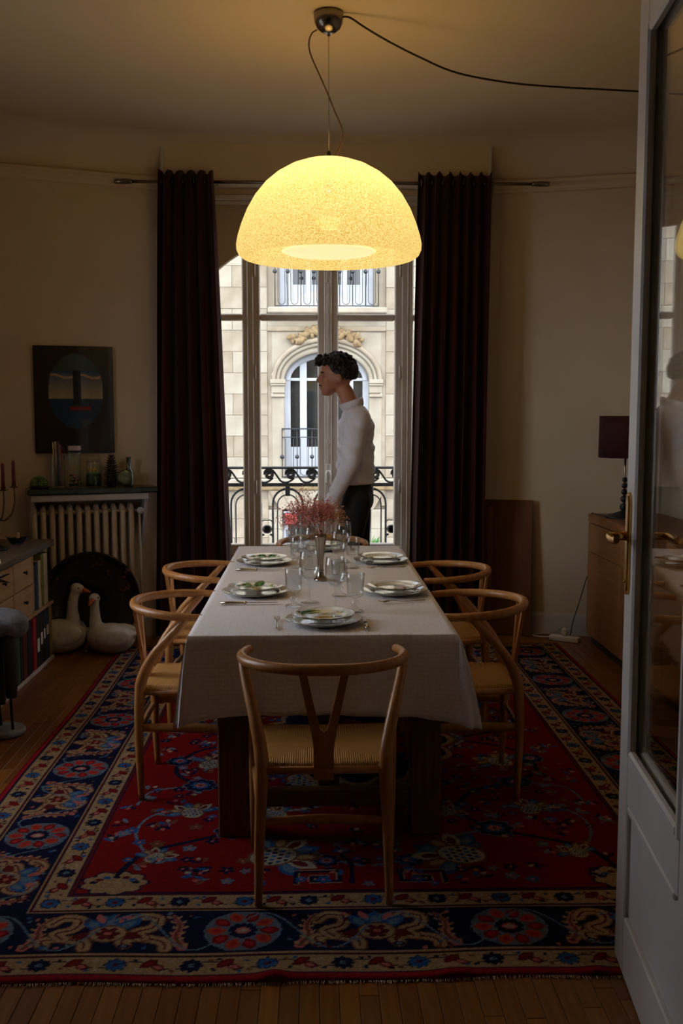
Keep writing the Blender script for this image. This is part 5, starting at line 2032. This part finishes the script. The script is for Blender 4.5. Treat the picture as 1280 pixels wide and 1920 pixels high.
MB().lathe([(0, 0), (.030, 0), (.031, .006), (.031, .085), (.022, .105), (.0135, .118), (.0135, .178), (.0155, .180), (.0155, .188), (.011, .188), (0, .170)], 24).build('bottle_glass', mat('dark_bottle_glass', C(70, 86, 76), .1, C(50, 64, 56), 8, coat=.6), bt)

# ------------------------------------------------------------------ lacquer tray and geese
M_lacq = mat('black_lacquer', C(18, 14, 13), .22, C(12, 10, 10), 8, coat=.5)
M_gilt = mat('dull_gilding', C(120, 78, 34), .35, C(80, 48, 20), 40, metal=.6)
tr = thing('lacquer_tray', 'large round black lacquer tray with gilt flowers leaning on the radiator', 'tray', (-1.435, 6.362, .004), AL * .6)
tilt = Matrix.Rotation(R(-4), 4, 'X') @ Matrix.Translation((0, 0, .312)) @ Matrix.Rotation(PI / 2, 4, 'X')
scal = []
MB().lathe([(0, .0), (.255, .0), (.268, .004), (.285, .018), (.303, .024), (.311, .022), (.308, .015), (.29, .008), (.27, -.008), (0, -.010)], 72, M=tilt).build('tray_body', M_lacq, tr)
rt_ = random.Random(4)
for k in range(34):
    a_ = rt_.uniform(0, 2 * PI)
    q = rt_.uniform(.19, .262)
    if k % 3 == 0: q = rt_.uniform(.272, .300)
    zf = .0012 if q < .268 else .012 + (q - .27) * .5
    pt = tilt @ Vector((q * math.cos(a_), q * math.sin(a_), zf))
    Mx = (tilt.to_3x3()) @ Matrix.Rotation(rt_.uniform(0, 3), 3, 'Z')
    MB().ball(pt, (.015 * rt_.uniform(.6, 1.2), .007, .0012), 8, 4, M=Mx).build('gilt_flower', M_gilt, tr)

M_goose = mat('white_glazed_ceramic', C(226, 222, 214), .3, C(206, 200, 190), 30, coat=.3, bump=.25, bscale=55)
M_beak = mat('orange_glaze', C(206, 112, 44), .3, C(180, 86, 30), 20, coat=.3)
def goose(lab, loc, rz, neck, head, beak_dir, sc=1.0):
    t = thing('goose_figurine', lab, 'figurine', loc, rz, group='white goose figurines')
    mb = MB()
    mb.ball((.0, 0, .098 * sc), (.150 * sc, .098 * sc, .097 * sc), 20, 14)
    mb.ball((-.07 * sc, 0, .105 * sc), (.085 * sc, .085 * sc, .090 * sc), 16, 12)
    mb.tube(catmull([(.08 * sc, 0, .11 * sc), (.14 * sc, 0, .125 * sc), (.178 * sc, 0, .125 * sc)], 4), [.06 * sc, .034 * sc, .012 * sc], 12, flat=(.7, 1))
    mb.tube(catmull(neck, 6), [.062 * sc, .043 * sc, .033 * sc, .029 * sc, .028 * sc], 14)
    bd_ = Vector(beak_dir)
    h = Vector(head)
    mb.ball(h, (.036 * sc, .033 * sc, .035 * sc), 14, 10)
    mb.ball(h + bd_ * .016, (.030 * sc, .027 * sc, .027 * sc), 12, 8)
    melded(mb, 'goose_body', M_goose, t, voxel=.007, smooth=4, disp=lambda c: Vector((c.x, c.y, max(c.z, .0))))
    pe = h + bd_ * .085 + Vector((0, 0, -.022))
    MB().tube([h + bd_ * .026 + Vector((0, 0, -.002)), h + bd_ * .058 + Vector((0, 0, -.010)), pe], [.021 * sc, .0135 * sc, .005 * sc], 12, flat=(.9, 1.05)).build('beak', M_beak, t)
    sd = bd_.cross(Vector((0, 0, 1))).normalized()
    for s in (-1, 1):
        e = h + bd_ * .014 + sd * s * .031 * sc + Vector((0, 0, .010))
        MB().ball(e, (.0055, .0055, .0055), 8, 6).build('eye', M_lacq, t)
    for s in (-1, 1):
        MB().ball((.03 * sc, s * .083 * sc, .118 * sc), (.11 * sc, .022 * sc, .058 * sc), 16, 8, M=Matrix.Rotation(R(-8), 3, 'Y')).build('wing', M_goose, t)
    return t
goose('white goose figurine with a tall raised neck and head turned towards its partner', (-1.605, 6.222, .002), R(8), [(.055, 0, .10), (.085, 0, .19), (.082, 0, .27), (.090, 0, .34), (.105, 0, .392)], (.112, 0, .408), (1, 0, -.06), 1.12)
goose('white goose figurine with an upright neck, sitting at the rug corner', (-1.275, 6.205, .002), R(-6), [(-.075, 0, .10), (-.098, 0, .17), (-.103, 0, .24), (-.104, 0, .30), (-.104, 0, .335)], (-.104, 0, .350), (-.10, -.99, -.10), 1.0)
bo = thing('brass_ornament', 'small shiny brass ornament on the floor between the two geese', 'ornament', (-1.445, 6.245, 0.001))
MB().lathe([(0, 0), (.026, 0), (.030, .006), (.018, .014), (.011, .024), (.021, .034), (.021, .040), (.008, .052), (0, .054)], 22).build('brass_bell', M_brass, bo)
MB().ball((0, 0, .058), .007, 8, 6).build('brass_knob', M_brass, bo)

# ------------------------------------------------------------------ pine sideboard with drawers and shelves
M_pine = mat('pine_wood', C(196, 160, 120), .55, C(172, 132, 92), 6, (1, .5, 7), bump=.04)
M_greytop = mat('grey_stained_top', C(112, 100, 88), .45, C(88, 78, 68), 6, (6, .6, 1))
M_dknob = mat('iron_knob', C(54, 46, 42), .35, metal=.7)
sb = thing('pine_sideboard', 'low pine sideboard with drawers over open book shelves along the wall', 'sideboard', (0, 0, .001))
SX0, SX1, SY0, SY1, STz = -2.08, -1.605, 4.20, 6.105, .742
MB().box((SX0, SY0, STz - .04), (SX1 + .012, SY1 + .008, STz), .005).build('sideboard_top', M_greytop, sb)
MB().box((SX0, SY0, .02), (SX0 + .012, SY1, STz - .041)).build('back_panel', M_pine, sb)
MB().box((SX0 + .012, SY0, 0), (SX1 - .004, SY1, .022), .002).build('plinth', M_white, sb)
MB().box((SX0 + .012, SY0, .345), (SX1, SY1, .363), .002).build('mid_shelf', M_pine, sb)
for y in (SY0, 4.94, 5.31, 5.676):
    MB().box((SX0 + .012, y - .002, .023 if y == SY0 else .364), (SX1, y + .016, STz - .041), .002).build('divider', M_pine, sb)
for y in (5.676,):
    MB().box((SX0 + .012, y - .002, .023), (SX1 - .02, y + .012, .344), .002).build('divider', M_pine, sb)
DY = [SY0 + .018, 4.57, 4.938, 5.308, 5.674]
for y0, y1 in zip(DY, DY[1:]):
    ya, yb = y0 + .004, y1 - .004
    if y0 > 4.9: ya = y0 + .020
    for z0, z1 in ((.368, .532), (.537, .698)):
        d = MB().box((SX1 - .30, ya, z0), (SX1 - .001, yb, z1), .004).build('drawer', M_pine, sb)
        MB().lathe([(0, 0), (.006, 0), (.005, .01), (.011, .014), (.011, .020), (0, .023)], 14, M=Matrix.Translation((SX1 - .001, (ya + yb) / 2, (z0 + z1) / 2 + .012)) @ Matrix.Rotation(PI / 2, 4, 'Y')).build('knob', M_dknob, d)

def book(lab, y0, y1, z0, h, colr, depth=.24, cat='book', label_strip=None, lean=0.0, setb=.0):
    m_ = mat('book_cover', C(*colr), .5, C(*[int(c * .8) for c in colr]), 12)
    xs = SX1 - .012 - setb
    t = thing('binder' if cat == 'binder' else 'book', lab, cat, (xs, (y0 + y1) / 2, z0))
    w = (y1 - y0) / 2 - .0008
    t.rotation_euler = (lean, 0, 0)
    mb = MB()
    mb.box((-depth, -w, 0), (0, -w + .003, h), .001)
    mb.box((-depth, w - .003, 0), (0, w, h), .001)
    mb.box((-.004, -w + .003, 0), (0, w - .003, h), .001)
    mb.build('cover', m_, t)
    MB().box((-depth + .006, -w + .0034, .004), (-.0045, w - .0034, h - .005), .001).build('page_block', M_paper, t)
    if label_strip:
        MB().box((.0002, -w * .6, label_strip[0]), (.0012, w * .6, label_strip[1])).build('spine_label', M_paper, t)
M_paper = mat('paper', C(222, 212, 194), .8, C(210, 198, 178), 30)
zb, zu = .0245, .3655
low = [(5.02, 5.10, (40, 34, 30), .30, 'dark brown book standing first in the lower row by the bird sculpture'), (5.10, 5.135, (150, 34, 28), .305, 'thin dull red book behind the bird sculpture legs'), (5.14, 5.26, (26, 26, 28), .29, 'thick black binder behind the bird sculpture'),
       (5.265, 5.37, (34, 36, 34), .31, 'charcoal binder next to the green book in the lower row'), (5.375, 5.43, (52, 100, 66), .30, 'green book in the lower row of the sideboard'), (5.435, 5.48, (24, 24, 26), .26, 'short black book beside the green one'),
       (5.485, 5.565, (110, 28, 28), .305, 'dark red binder in the lower row of the sideboard'), (5.57, 5.662, (26, 32, 56), .30, 'dark navy binder left of the divider in the lower row')]
for y0, y1, c_, h, lb in low:
    book(lb, y0, y1, zb, h, c_, cat='binder' if 'binder' in lb else 'book')
book('bright red binder just past the divider in the lower row', 5.692, 5.752, zb, .305, (186, 24, 34), cat='binder')
book('black binder with a white spine label next to the bright red one', 5.756, 5.83, zb, .31, (20, 20, 22), cat='binder', label_strip=(.09, .17))
book('slim black binder with a low white spine label', 5.834, 5.90, zb, .312, (24, 24, 28), cat='binder', label_strip=(.12, .19))
book('black folder with a cream label in the lower row', 5.904, 5.955, zb, .315, (22, 24, 30), cat='binder', label_strip=(.14, .20))
book('navy blue binder next to the yellow one in the lower row', 5.959, 6.035, zb, .315, (30, 48, 92), cat='binder', label_strip=(.15, .21))
book('yellow binder last in the lower row by the geese', 6.039, 6.098, zb, .316, (170, 140, 28), cat='binder')
book('dark navy folder first in the upper open shelf', 5.70, 5.775, zu, .27, (24, 32, 44), cat='binder')
book('teal book in the upper open shelf', 5.779, 5.825, zu, .275, (30, 58, 78))
book('cream book between teal and olive ones in the upper shelf', 5.829, 5.885, zu, .28, (206, 184, 146))
book('tall olive folder in the upper open shelf', 5.889, 5.945, zu, .312, (128, 120, 40), cat='binder')
book('wide cream folder in the upper open shelf', 5.949, 6.03, zu, .305, (212, 194, 160), cat='binder')
book('slim black book last in the upper open shelf', 6.034, 6.092, zu, .30, (20, 20, 22))

# things on the sideboard
M_wax = mat('dark_red_wax', C(104, 14, 18), .8, C(84, 10, 13), 14)
M_oldbrass = mat('tarnished_brass', C(96, 72, 36), .4, C(70, 50, 24), 20, metal=.9)
cd_ = thing('brass_candelabra', 'old brass candelabra with curled arms on the sideboard', 'candelabra', (-1.775, 5.60, STz + .0015))
MB().lathe([(0, 0), (.055, 0), (.058, .008), (.045, .016), (.018, .028), (.009, .05), (.012, .075), (.018, .09), (.010, .11), (.008, .18), (.014, .20), (.008, .22), (.007, .30), (.012, .32), (0, .33)], 24).build('stem', M_dark, cd_)
tips = [(.048, -.02, .345), (.095, .02, .360), (-.085, 0, .352)]
for (x, y, z) in tips:
    MB().tube(catmull([(0, 0, .20), (x * .35, y * .35, .165), (x * .8, y * .8, .20), (x * 1.02, y, .27), (x, y, z - .01)], 6), .0042, 8).build('arm', M_oldbrass, cd_)
    MB().lathe([(0, 0), (.010, 0), (.026, .006), (.027, .009), (.012, .008), (.0135, .026), (.0115, .026), (0, .012)], 18, (x, y, z - .012)).build('drip_pan', M_oldbrass, cd_)
for i, (x, y, z) in enumerate(tips):
    lb = ('dark red candle nearest the room in the candelabra', 'tall dark red candle in the candelabra arm nearest the shelf', 'dark red candle on the wall side arm of the candelabra')[i]
    cn = thing('taper_candle', lb, 'candle', (-1.775 + x, 5.60 + y, STz + .0015 + z + .0145), group='candles in the candelabra')
    MB().lathe([(0, 0), (.0105, 0), (.0095, .12), (.007, .128), (0, .13)], 14).build('wax', M_wax, cn)
    MB().tube([(0, 0, .128), (.001, 0, .138)], .0009, 5).build('wick', M_black, cn)
bw = thing('blue_dish', 'dark blue boat-shaped dish on the sideboard by the radiator', 'dish', (-1.745, 5.86, STz + .0015), R(5))
MB().grid(lambda u, v: ((.058 * math.cos(2 * PI * u)) * (.62 + .38 * v) * (1 + .12 * abs(math.cos(2 * PI * u)) * v), .036 * math.sin(2 * PI * u) * (.6 + .4 * v), .004 + .034 * v + .010 * v * math.cos(2 * PI * u) ** 2), 32, 8, closed_u=True).lathe([(0, .0), (.034, .0), (.034, .006), (0, .006)], 24).build('dish_body', mat('cobalt_glaze', C(24, 34, 66), .2, C(14, 20, 42), 10, coat=.5), bw)
ck = thing('bottle_cork', 'pale cork standing upright in the blue dish', 'cork', (-1.738, 5.86, STz + .0085))
MB().lathe([(0, 0), (.010, 0), (.0115, .004), (.011, .060), (0, .062)], 14).build('cork', mat('cork', C(202, 168, 120), .8, C(170, 132, 88), 50), ck)
ltr = thing('folded_letter', 'white folded paper lying on the sideboard top', 'paper', (-1.665, 5.14, STz + .0015), R(20))
MB().box((-.045, -.07, 0), (.045, .07, .002)).build('sheet', M_paper, ltr)
mb = MB()
mb.add([(-.045, -.07, .002), (.045, -.07, .002), (.045, .05, .016), (-.045, .05, .016), (-.045, -.07, .0028), (.045, -.07, .0028), (.045, .05, .017), (-.045, .05, .017)], [(0, 1, 2, 3), (7, 6, 5, 4), (0, 4, 5, 1), (1, 5, 6, 2), (2, 6, 7, 3), (3, 7, 4, 0)], False)
mb.build('folded_flap', M_paper, ltr)

# ------------------------------------------------------------------ bird sculpture
M_gstone = mat('grey_stone', C(128, 132, 140), .6, C(84, 84, 86), 16, bump=.4, bscale=60)
M_dwood = mat('charred_wood', C(40, 32, 26), .6, C(24, 19, 16), 10, (6, 6, 1))
bs = thing('bird_sculpture', 'stone-bodied bird sculpture on rod legs standing beside the rug', 'sculpture', (-1.468, 4.62, .001))
MB().lathe([(0, 0), (.098, 0), (.105, .008), (.103, .024), (.092, .031), (0, .033)], 36).build('base', M_gstone, bs)
mb = MB()
mb.ball((.0, 0, .535), (.135, .095, .070), 22, 14)
mb.ball((.06, 0, .515), (.075, .075, .058), 16, 10)
mb.tube(catmull([(-.07, 0, .55), (-.10, 0, .62), (-.085, 0, .69), (-.05, 0, .735)], 5), [.05, .026, .020, .022], 12)
mb.ball((-.040, 0, .742), (.030, .024, .024), 12, 8)
melded(mb, 'bird_body', M_gstone, bs, voxel=.009, smooth=3)
for z0, z1, dz in ((.752, .765, 0), (.730, .722, 0)):
    MB().tube([(-.020, 0, .742 + (z0 - .742) * .4), (.02, 0, z0), (.055, 0, z1)], [.011, .007, .0015], 8).build('beak', M_dknob, bs)
for (x, y, zbk) in ((.055, -.030, .185), (-.018, .030, .135)):
    MB().lathe([(0, zbk), (.024, zbk), (.0265, zbk + .02), (.030, .40), (.034, .50), (0, .50)], 18, (x, y, 0)).build('thigh', M_dwood, bs)
    MB().tube([(x, y, .030), (x - .006, y, zbk + .01)], .0068, 8).build('leg', M_dknob, bs)
# ------------------------------------------------------------------ right side: sideboard, lamp, board, cables
M_beech = mat('brown_veneer', C(146, 94, 48), .45, C(122, 76, 36), 5, (1, .5, 7), bump=.03)
M_gap = mat('dark_plinth', C(40, 26, 16), .7)  # dark brown colour of the recessed plinth
cr_ = thing('wooden_credenza', 'tall brown wooden credenza against the wall behind the glazed door', 'credenza', (0, 0, .001))
CX0, CX1, CY0, CY1, CZ = 1.80, 2.27, 4.30, 6.452, .856
MB().box((CX0 + .03, CY0 + .02, 0), (CX1, CY1 - .02, .06), .002).build('plinth', M_gap, cr_)
MB().box((CX0 + .02, CY0, .061), (CX1, CY1, CZ - .056), .003).build('carcass', M_beech, cr_)
MB().box((CX0, CY0 - .004, CZ - .055), (CX1, CY1 + .003, CZ), .003).build('worktop', M_beech, cr_)
for k in range(3):
    ya, yb = CY0 + .003 + k * (CY1 - CY0) / 3, CY0 + (k + 1) * (CY1 - CY0) / 3 - .003
    MB().box((CX0 + .001, ya, .612), (CX0 + .0195, yb, CZ - .060), .002).build('drawer_front', M_beech, cr_)
    MB().box((CX0 + .001, ya, .063), (CX0 + .0195, yb, .606), .002).build('cabinet_door', M_beech, cr_)

M_lshade = mat('burgundy_lampshade', C(66, 18, 22), .85, C(52, 12, 16), 80)
tl = thing('table_lamp', 'table lamp with dark burgundy drum shade on the credenza', 'lamp', (1.945, 6.17, CZ + .0015))
MB().lathe([(.163, .378), (.165, .378), (.163, .636), (.161, .636), (.163, .378)], 40).build('lamp_shade', M_lshade, tl)
MB().lathe([(0, 0), (.115, 0), (.118, .004), (.100, .014), (.05, .032), (.018, .042), (0, .044)], 32).build('base', M_iron, tl)
for z, r in ((.068, .027), (.118, .024), (.162, .021), (.202, .019), (.238, .017)):
    MB().ball((0, 0, z), (r, r, r * .95), 16, 10).build('stem_ball', M_iron, tl)
MB().tube([(0, 0, .04), (0, 0, .50)], .0065, 10).build('stem', M_chrome, tl)
for k in range(3):
    a_ = 2 * PI * k / 3
    MB().tube([(0, 0, .50), (.162 * math.cos(a_), .162 * math.sin(a_), .60)], .0018, 5).build('shade_spoke', M_chrome, tl)
MB().ball((0, 0, .535), (.025, .025, .035), 12, 8).build('bulb', M_porcelain, tl)
MB().tube(catmull([(-.10, .02, .008), (-.13, .05, .012), (-.16, .13, .014), (-.15, .20, .006), (-.12, .265, .006)], 6), .003, 8).build('lamp_flex', M_black, tl)
ds = thing('silver_dish', 'small silver dish with a domed lid on the credenza in front of the lamp', 'dish', (1.905, 5.86, CZ + .0015))
MB().lathe([(0, 0), (.035, 0), (.038, .003), (.060, .012), (.064, .016), (.058, .015), (0, .006)], 30).build('dish_body', M_silver, ds)
MB().lathe([(0, .016), (.045, .0165), (.038, .024), (.012, .030), (.008, .036), (0, .040)], 24).build('dish_lid', M_silver, ds)

AR_ = -math.atan(.28)
def on_right(x, off=0.0, z=0.0):
    return (x + off * math.sin(AR_), yr(x) - off * math.cos(AR_), z)
wbd = thing('leaning_board', 'plain brown wooden board leaning on the wall beside the curtain', 'board', on_right(1.50, .115, .002), AR_)
mb = MB()
mb.box((-.335, -.010, 0), (0.0, .010, .925), .003, M=Matrix.Rotation(R(-4.5), 4, 'X'))
mb.build('board_panel', mat('cardboard_brown', C(116, 70, 38), .8, C(96, 56, 28), 4, (5, 5, .6)), wbd)
mb = MB()
mb.box((-.30, -.0125, .05), (-.27, -.0102, .88), .001, M=Matrix.Rotation(R(-4.5), 4, 'X'))
mb.build('edge_strip', M_beech, wbd)

M_plast = mat('white_plastic', C(220, 212, 196), .4, C(206, 198, 182), 8)
ps = thing('power_strip', 'white power strip lying on the floor beside the credenza', 'power strip', (1.665, 6.47, .001), R(-32))
MB().box((-.10, -.028, 0), (.10, .028, .036), .006).build('strip_body', M_plast, ps)
for x in (-.06, 0, .06):
    MB().lathe([(.017, .0362), (.019, .0372), (.019, .0362)], 18, (x, 0, 0)).build('socket_ring', M_white, ps)
MB().box((-.018, -.018, .0375), (.018, .018, .085), .006).build('plug', M_plast, ps)
MB().tube(catmull([(-.10, 0, .018), (-.17, .0, .012), (-.24, .05, .006), (-.20, .12, .006), (-.10, .11, .03), (-.02, .03, .088), (0, 0, .083)], 8), .0036, 8).build('power_flex', M_plast, ps)
lc = thing('black_cable', 'thin black cable hanging down the wall beside the credenza', 'cable', (0, 0, 0))
MB().tube(catmull([(1.90, 6.52, .62), (1.87, 6.55, .52), (1.825, 6.56, .40), (1.785, 6.555, .26), (1.735, 6.53, .12), (1.715, 6.515, .04), (1.69, 6.515, .006), (1.64, 6.545, .006), (1.56, 6.57, .006)], 6), .0034, 8).build('cable', M_black, lc)
# ------------------------------------------------------------------ person walking past the window (towards -x)
M_skin = mat('skin', C(190, 130, 104), .5, C(172, 112, 88), 14)
M_hair = mat('dark_curly_hair', C(34, 22, 18), .6, C(18, 12, 10), 40)
M_shirt = mat('white_shirt', C(228, 224, 232), .8, C(214, 210, 220), 9, bump=.25, bscale=10)
M_trous = mat('black_trousers', C(20, 19, 20), .8, C(14, 13, 14), 10)
M_shoe = mat('black_leather', C(22, 18, 16), .35, C(14, 12, 10), 10)
per_ = bpy.data.objects.new('person', None)
PX, PY = .215, 6.365
body = MB()
S = Vector
def tap(a, b, r0, r1, mb=body, seg=14):
    a, b = S(a), S(b)
    mb.tube([a, a.lerp(b, .5), b], [r0, (r0 + r1) / 2, r1], seg)
    mb.ball(a, r0, 12, 8)
    mb.ball(b, r1, 12, 8)
# joints, local: x to the right of the picture (behind the walker), y away from the camera, z up
hip, chest, neck0 = (.055, 0, .99), (.055, 0, 1.40), (.045, 0, 1.545)
head = S((-.075, 0, 1.735))
near_sh, near_el, near_wr = (.060, -.185, 1.475), (.012, -.215, 1.195), (-.098, -.205, .975)
far_sh, far_el, far_wr = (.060, .185, 1.475), (.10, .215, 1.19), (.02, .22, .97)
legs = [((.055, -.085, .96), (-.03, -.088, .52), (-.02, -.088, .10)), ((.060, .085, .96), (.075, .088, .52), (.19, .088, .13))]
body.ball((.055, 0, 1.40), (.095, .155, .17), 18, 12)
body.ball((.055, 0, 1.20), (.088, .140, .18), 18, 12)
body.ball((.060, 0, .99), (.098, .150, .12), 18, 12)
tap((.048, 0, 1.50), (-.015, 0, 1.645), .062, .054)
body.ball(head + S((.012, 0, .028)), (.098, .073, .105), 20, 14)            # skull
body.ball(head + S((-.045, 0, -.052)), (.052, .050, .066), 16, 10)          # jaw
body.ball(head + S((-.070, 0, -.094)), (.022, .026, .021), 12, 8)           # chin
body.ball(head + S((-.055, 0, .045)), (.040, .058, .044), 12, 8)            # brow
body.tube([head + S((-.086, 0, .030)), head + S((-.100, 0, .004)), head + S((-.116, 0, -.022)), head + S((-.098, 0, -.030))], [.009, .011, .015, .008], 10)   # nose
body.ball(head + S((-.096, 0, -.055)), (.012, .022, .009), 10, 6)           # upper lip
body.ball(head + S((-.091, 0, -.069)), (.011, .020, .008), 10, 6)           # lower lip
for s in (-1, 1):
    body.ball(head + S((.022, s * .074, -.008)), (.019, .011, .030), 12, 8, M=Matrix.Rotation(R(12), 3, 'Y'))    # ears
    body.ball(head + S((-.064, s * .036, -.022)), (.024, .022, .022), 10, 8)   # cheeks
for sh, el, wr in ((near_sh, near_el, near_wr), (far_sh, far_el, far_wr)):
    tap(sh, el, .052, .040); tap(el, wr, .040, .027)
    sgn = -1 if sh[1] < 0 else 1
    w = S(wr)
    d = (w - S(el)).normalized()
    palm = w + d * .055
    body.ball(palm, (.036, .018, .045), 12, 8, M=Matrix.Rotation(math.atan2(-d.x, -d.z), 3, 'Y'))
    side = S((0, 1, 0)).cross(d).normalized()
    for k, ln in enumerate((.068, .078, .072, .058)):
        b0 = palm + d * .030 + side * (.024 - k * .016)
        b1 = b0 + d * ln * .45 + S((-.004, 0, 0))
        b2 = b1 + (d + S((-.35, 0, .05))).normalized() * ln * .55
        body.tube([b0, b1, b2], [.0095, .009, .0075], 8)
        body.ball(b2, .0078, 8, 6)
    t0 = palm + side * -.026 * -1 - d * .012
    body.tube([palm - d * .01, t0 + d * .03 + S((-.020, -sgn * .012, 0)), t0 + d * .060 + S((-.026, -sgn * .014, 0))], [.013, .011, .008], 8)
for a_, b_, c_ in legs:
    tap(a_, b_, .082, .056); tap(b_, c_, .054, .036)
    body.ball(S(c_) + S((-.045, 0, -.045)), (.11, .040, .035), 14, 8)
per_ob = melded(body, 'person', M_skin, None, (PX, PY, RZ * .0 + .0), voxel=.0085, smooth=2)
bpy.data.objects.remove(per_)
tag(per_ob, 'person with dark curly hair in a white shirt and black trousers walking past the window', 'person')
# shirt
sh_ = MB()
sh_.ball((.055, 0, 1.39), (.118, .180, .185), 20, 14)
sh_.ball((.050, 0, 1.20), (.120, .165, .20), 20, 14)
sh_.tube([(.052, 0, 1.30), (.056, 0, 1.06)], [.120, .122], 20, flat=(1.0, 1.28), up=(1, 0, 0))
for sh, el, wr in ((near_sh, near_el, near_wr), (far_sh, far_el, far_wr)):
    tap(sh, el, .076, .062, sh_)
    tap(el, S(wr) - (S(wr) - S(el)).normalized() * .0, .060, .044, sh_)
    tap((.05, sh[1] * .35, 1.50), sh, .055, .074, sh_)
def fold(c):
    q = .004 * math.sin(c.z * 46 + c.x * 30) + .003 * math.sin(c.z * 90 - c.y * 40 + c.x * 60)
    n = S((c.x - .05, c.y, 0))
    if n.length > 1e-4:
        n.normalize()
    return c + n * q
so_ = melded(sh_, 'shirt', M_shirt, per_ob, voxel=.010, smooth=3, disp=fold)
so_['label'] = 'white long-sleeved shirt'
MB().tube([(.048 + .066 * math.cos(2 * PI * k / 24) - .018, .062 * math.sin(2 * PI * k / 24), 1.565 + .022 * math.cos(2 * PI * k / 24)) for k in range(25)], .014, 8, cap=False, flat=(1.9, .55), up=(0, 0, 1)).build('collar', M_shirt, so_)
for el, wr in ((near_el, near_wr), (far_el, far_wr)):
    d = (S(wr) - S(el)).normalized()
    MB().tube([S(wr) - d * .03, S(wr) + d * .028], .047, 14, cap=False).build('cuff', M_shirt, so_)
# trousers
tr_ = MB()
tr_.ball((.060, 0, .965), (.112, .162, .115), 18, 12)
tr_.tube([(.056, 0, 1.085), (.060, 0, .95)], [.098, .112], 18, flat=(1.0, 1.36), up=(1, 0, 0))
for a_, b_, c_ in legs:
    tap(a_, b_, .098, .074, tr_); tap(b_, S(c_) + S((0, 0, .0)), .074, .062, tr_)
melded(tr_, 'trousers', M_trous, per_ob, voxel=.012, smooth=3)['label'] = 'black trousers'
MB().tube([(.056 + .100 * math.cos(2 * PI * k / 28), .138 * math.sin(2 * PI * k / 28), 1.082) for k in range(29)], .014, 8, cap=False, flat=(1.3, .4), up=(0, 0, 1)).build('belt', M_shoe, per_ob)
for i, (a_, b_, c_) in enumerate(legs):
    c = S(c_)
    mb = MB()
    mb.ball(c + S((-.05, 0, -.052)), (.135, .048, .046), 16, 10)
    mb.ball(c + S((.03, 0, -.03)), (.055, .045, .06), 14, 10)
    zmin = .002 if i == 0 else -1
    melded(mb, 'shoe', M_shoe, per_ob, voxel=.010, smooth=2, disp=(lambda q: S((q.x, q.y, max(q.z, .014)))) )
# hair: cap and curls
hr = MB()
hr.ball(head + S((.028, 0, .050)), (.101, .080, .094), 18, 12)
rh = random.Random(2)
def curl(p, r):
    n = S((rh.uniform(-1, 1), rh.uniform(-1, 1), rh.uniform(-1, 1))).normalized()
    u = n.orthogonal().normalized()
    w = n.cross(u)
    hr.tube([p + (u * math.cos(q) + w * math.sin(q)) * r + n * (q - 2.4) * .0022 for q in [k * .8 for k in range(7)]], .0062, 6)
for k in range(420):
    th = rh.uniform(0, 2 * PI)
    ph = math.acos(rh.uniform(-.50, 1))
    d = S((math.sin(ph) * math.cos(th), math.sin(ph) * math.sin(th), math.cos(ph)))
    if d.x < -.30 and d.z < .42 or (d.z < .0 and d.x < .15):
        continue
    curl(head + S((.020, 0, .046)) + S((d.x * .112, d.y * .088, d.z * .108)), rh.uniform(.010, .016))
for k in range(70):                                           # forelock over the forehead
    curl(head + S((rh.uniform(-.122, -.045), rh.uniform(-.065, .065), rh.uniform(.078, .138))), rh.uniform(.009, .014))
melded(hr, 'hair', M_hair, per_ob, voxel=.0042, smooth=1)['label'] = 'short dark curly hair'
for s in (-1, 1):
    MB().ball(head + S((-.086, s * .033, .012)), (.0045, .008, .0032), 10, 6).build('eye', M_lacq, per_ob)
    MB().tube([head + S((-.092, s * .012, .030)), head + S((-.090, s * .034, .034)), head + S((-.076, s * .052, .028))], [.004, .005, .003], 6).build('eyebrow', M_hair, per_ob)
MB().tube([head + S((-.088, -.028, -.054)), head + S((-.101, -.013, -.047)), head + S((-.105, 0, -.045)), head + S((-.101, .013, -.047)), head + S((-.088, .028, -.054))], [.0022, .004, .0036, .004, .0022], 8).build('moustache', M_hair, per_ob)
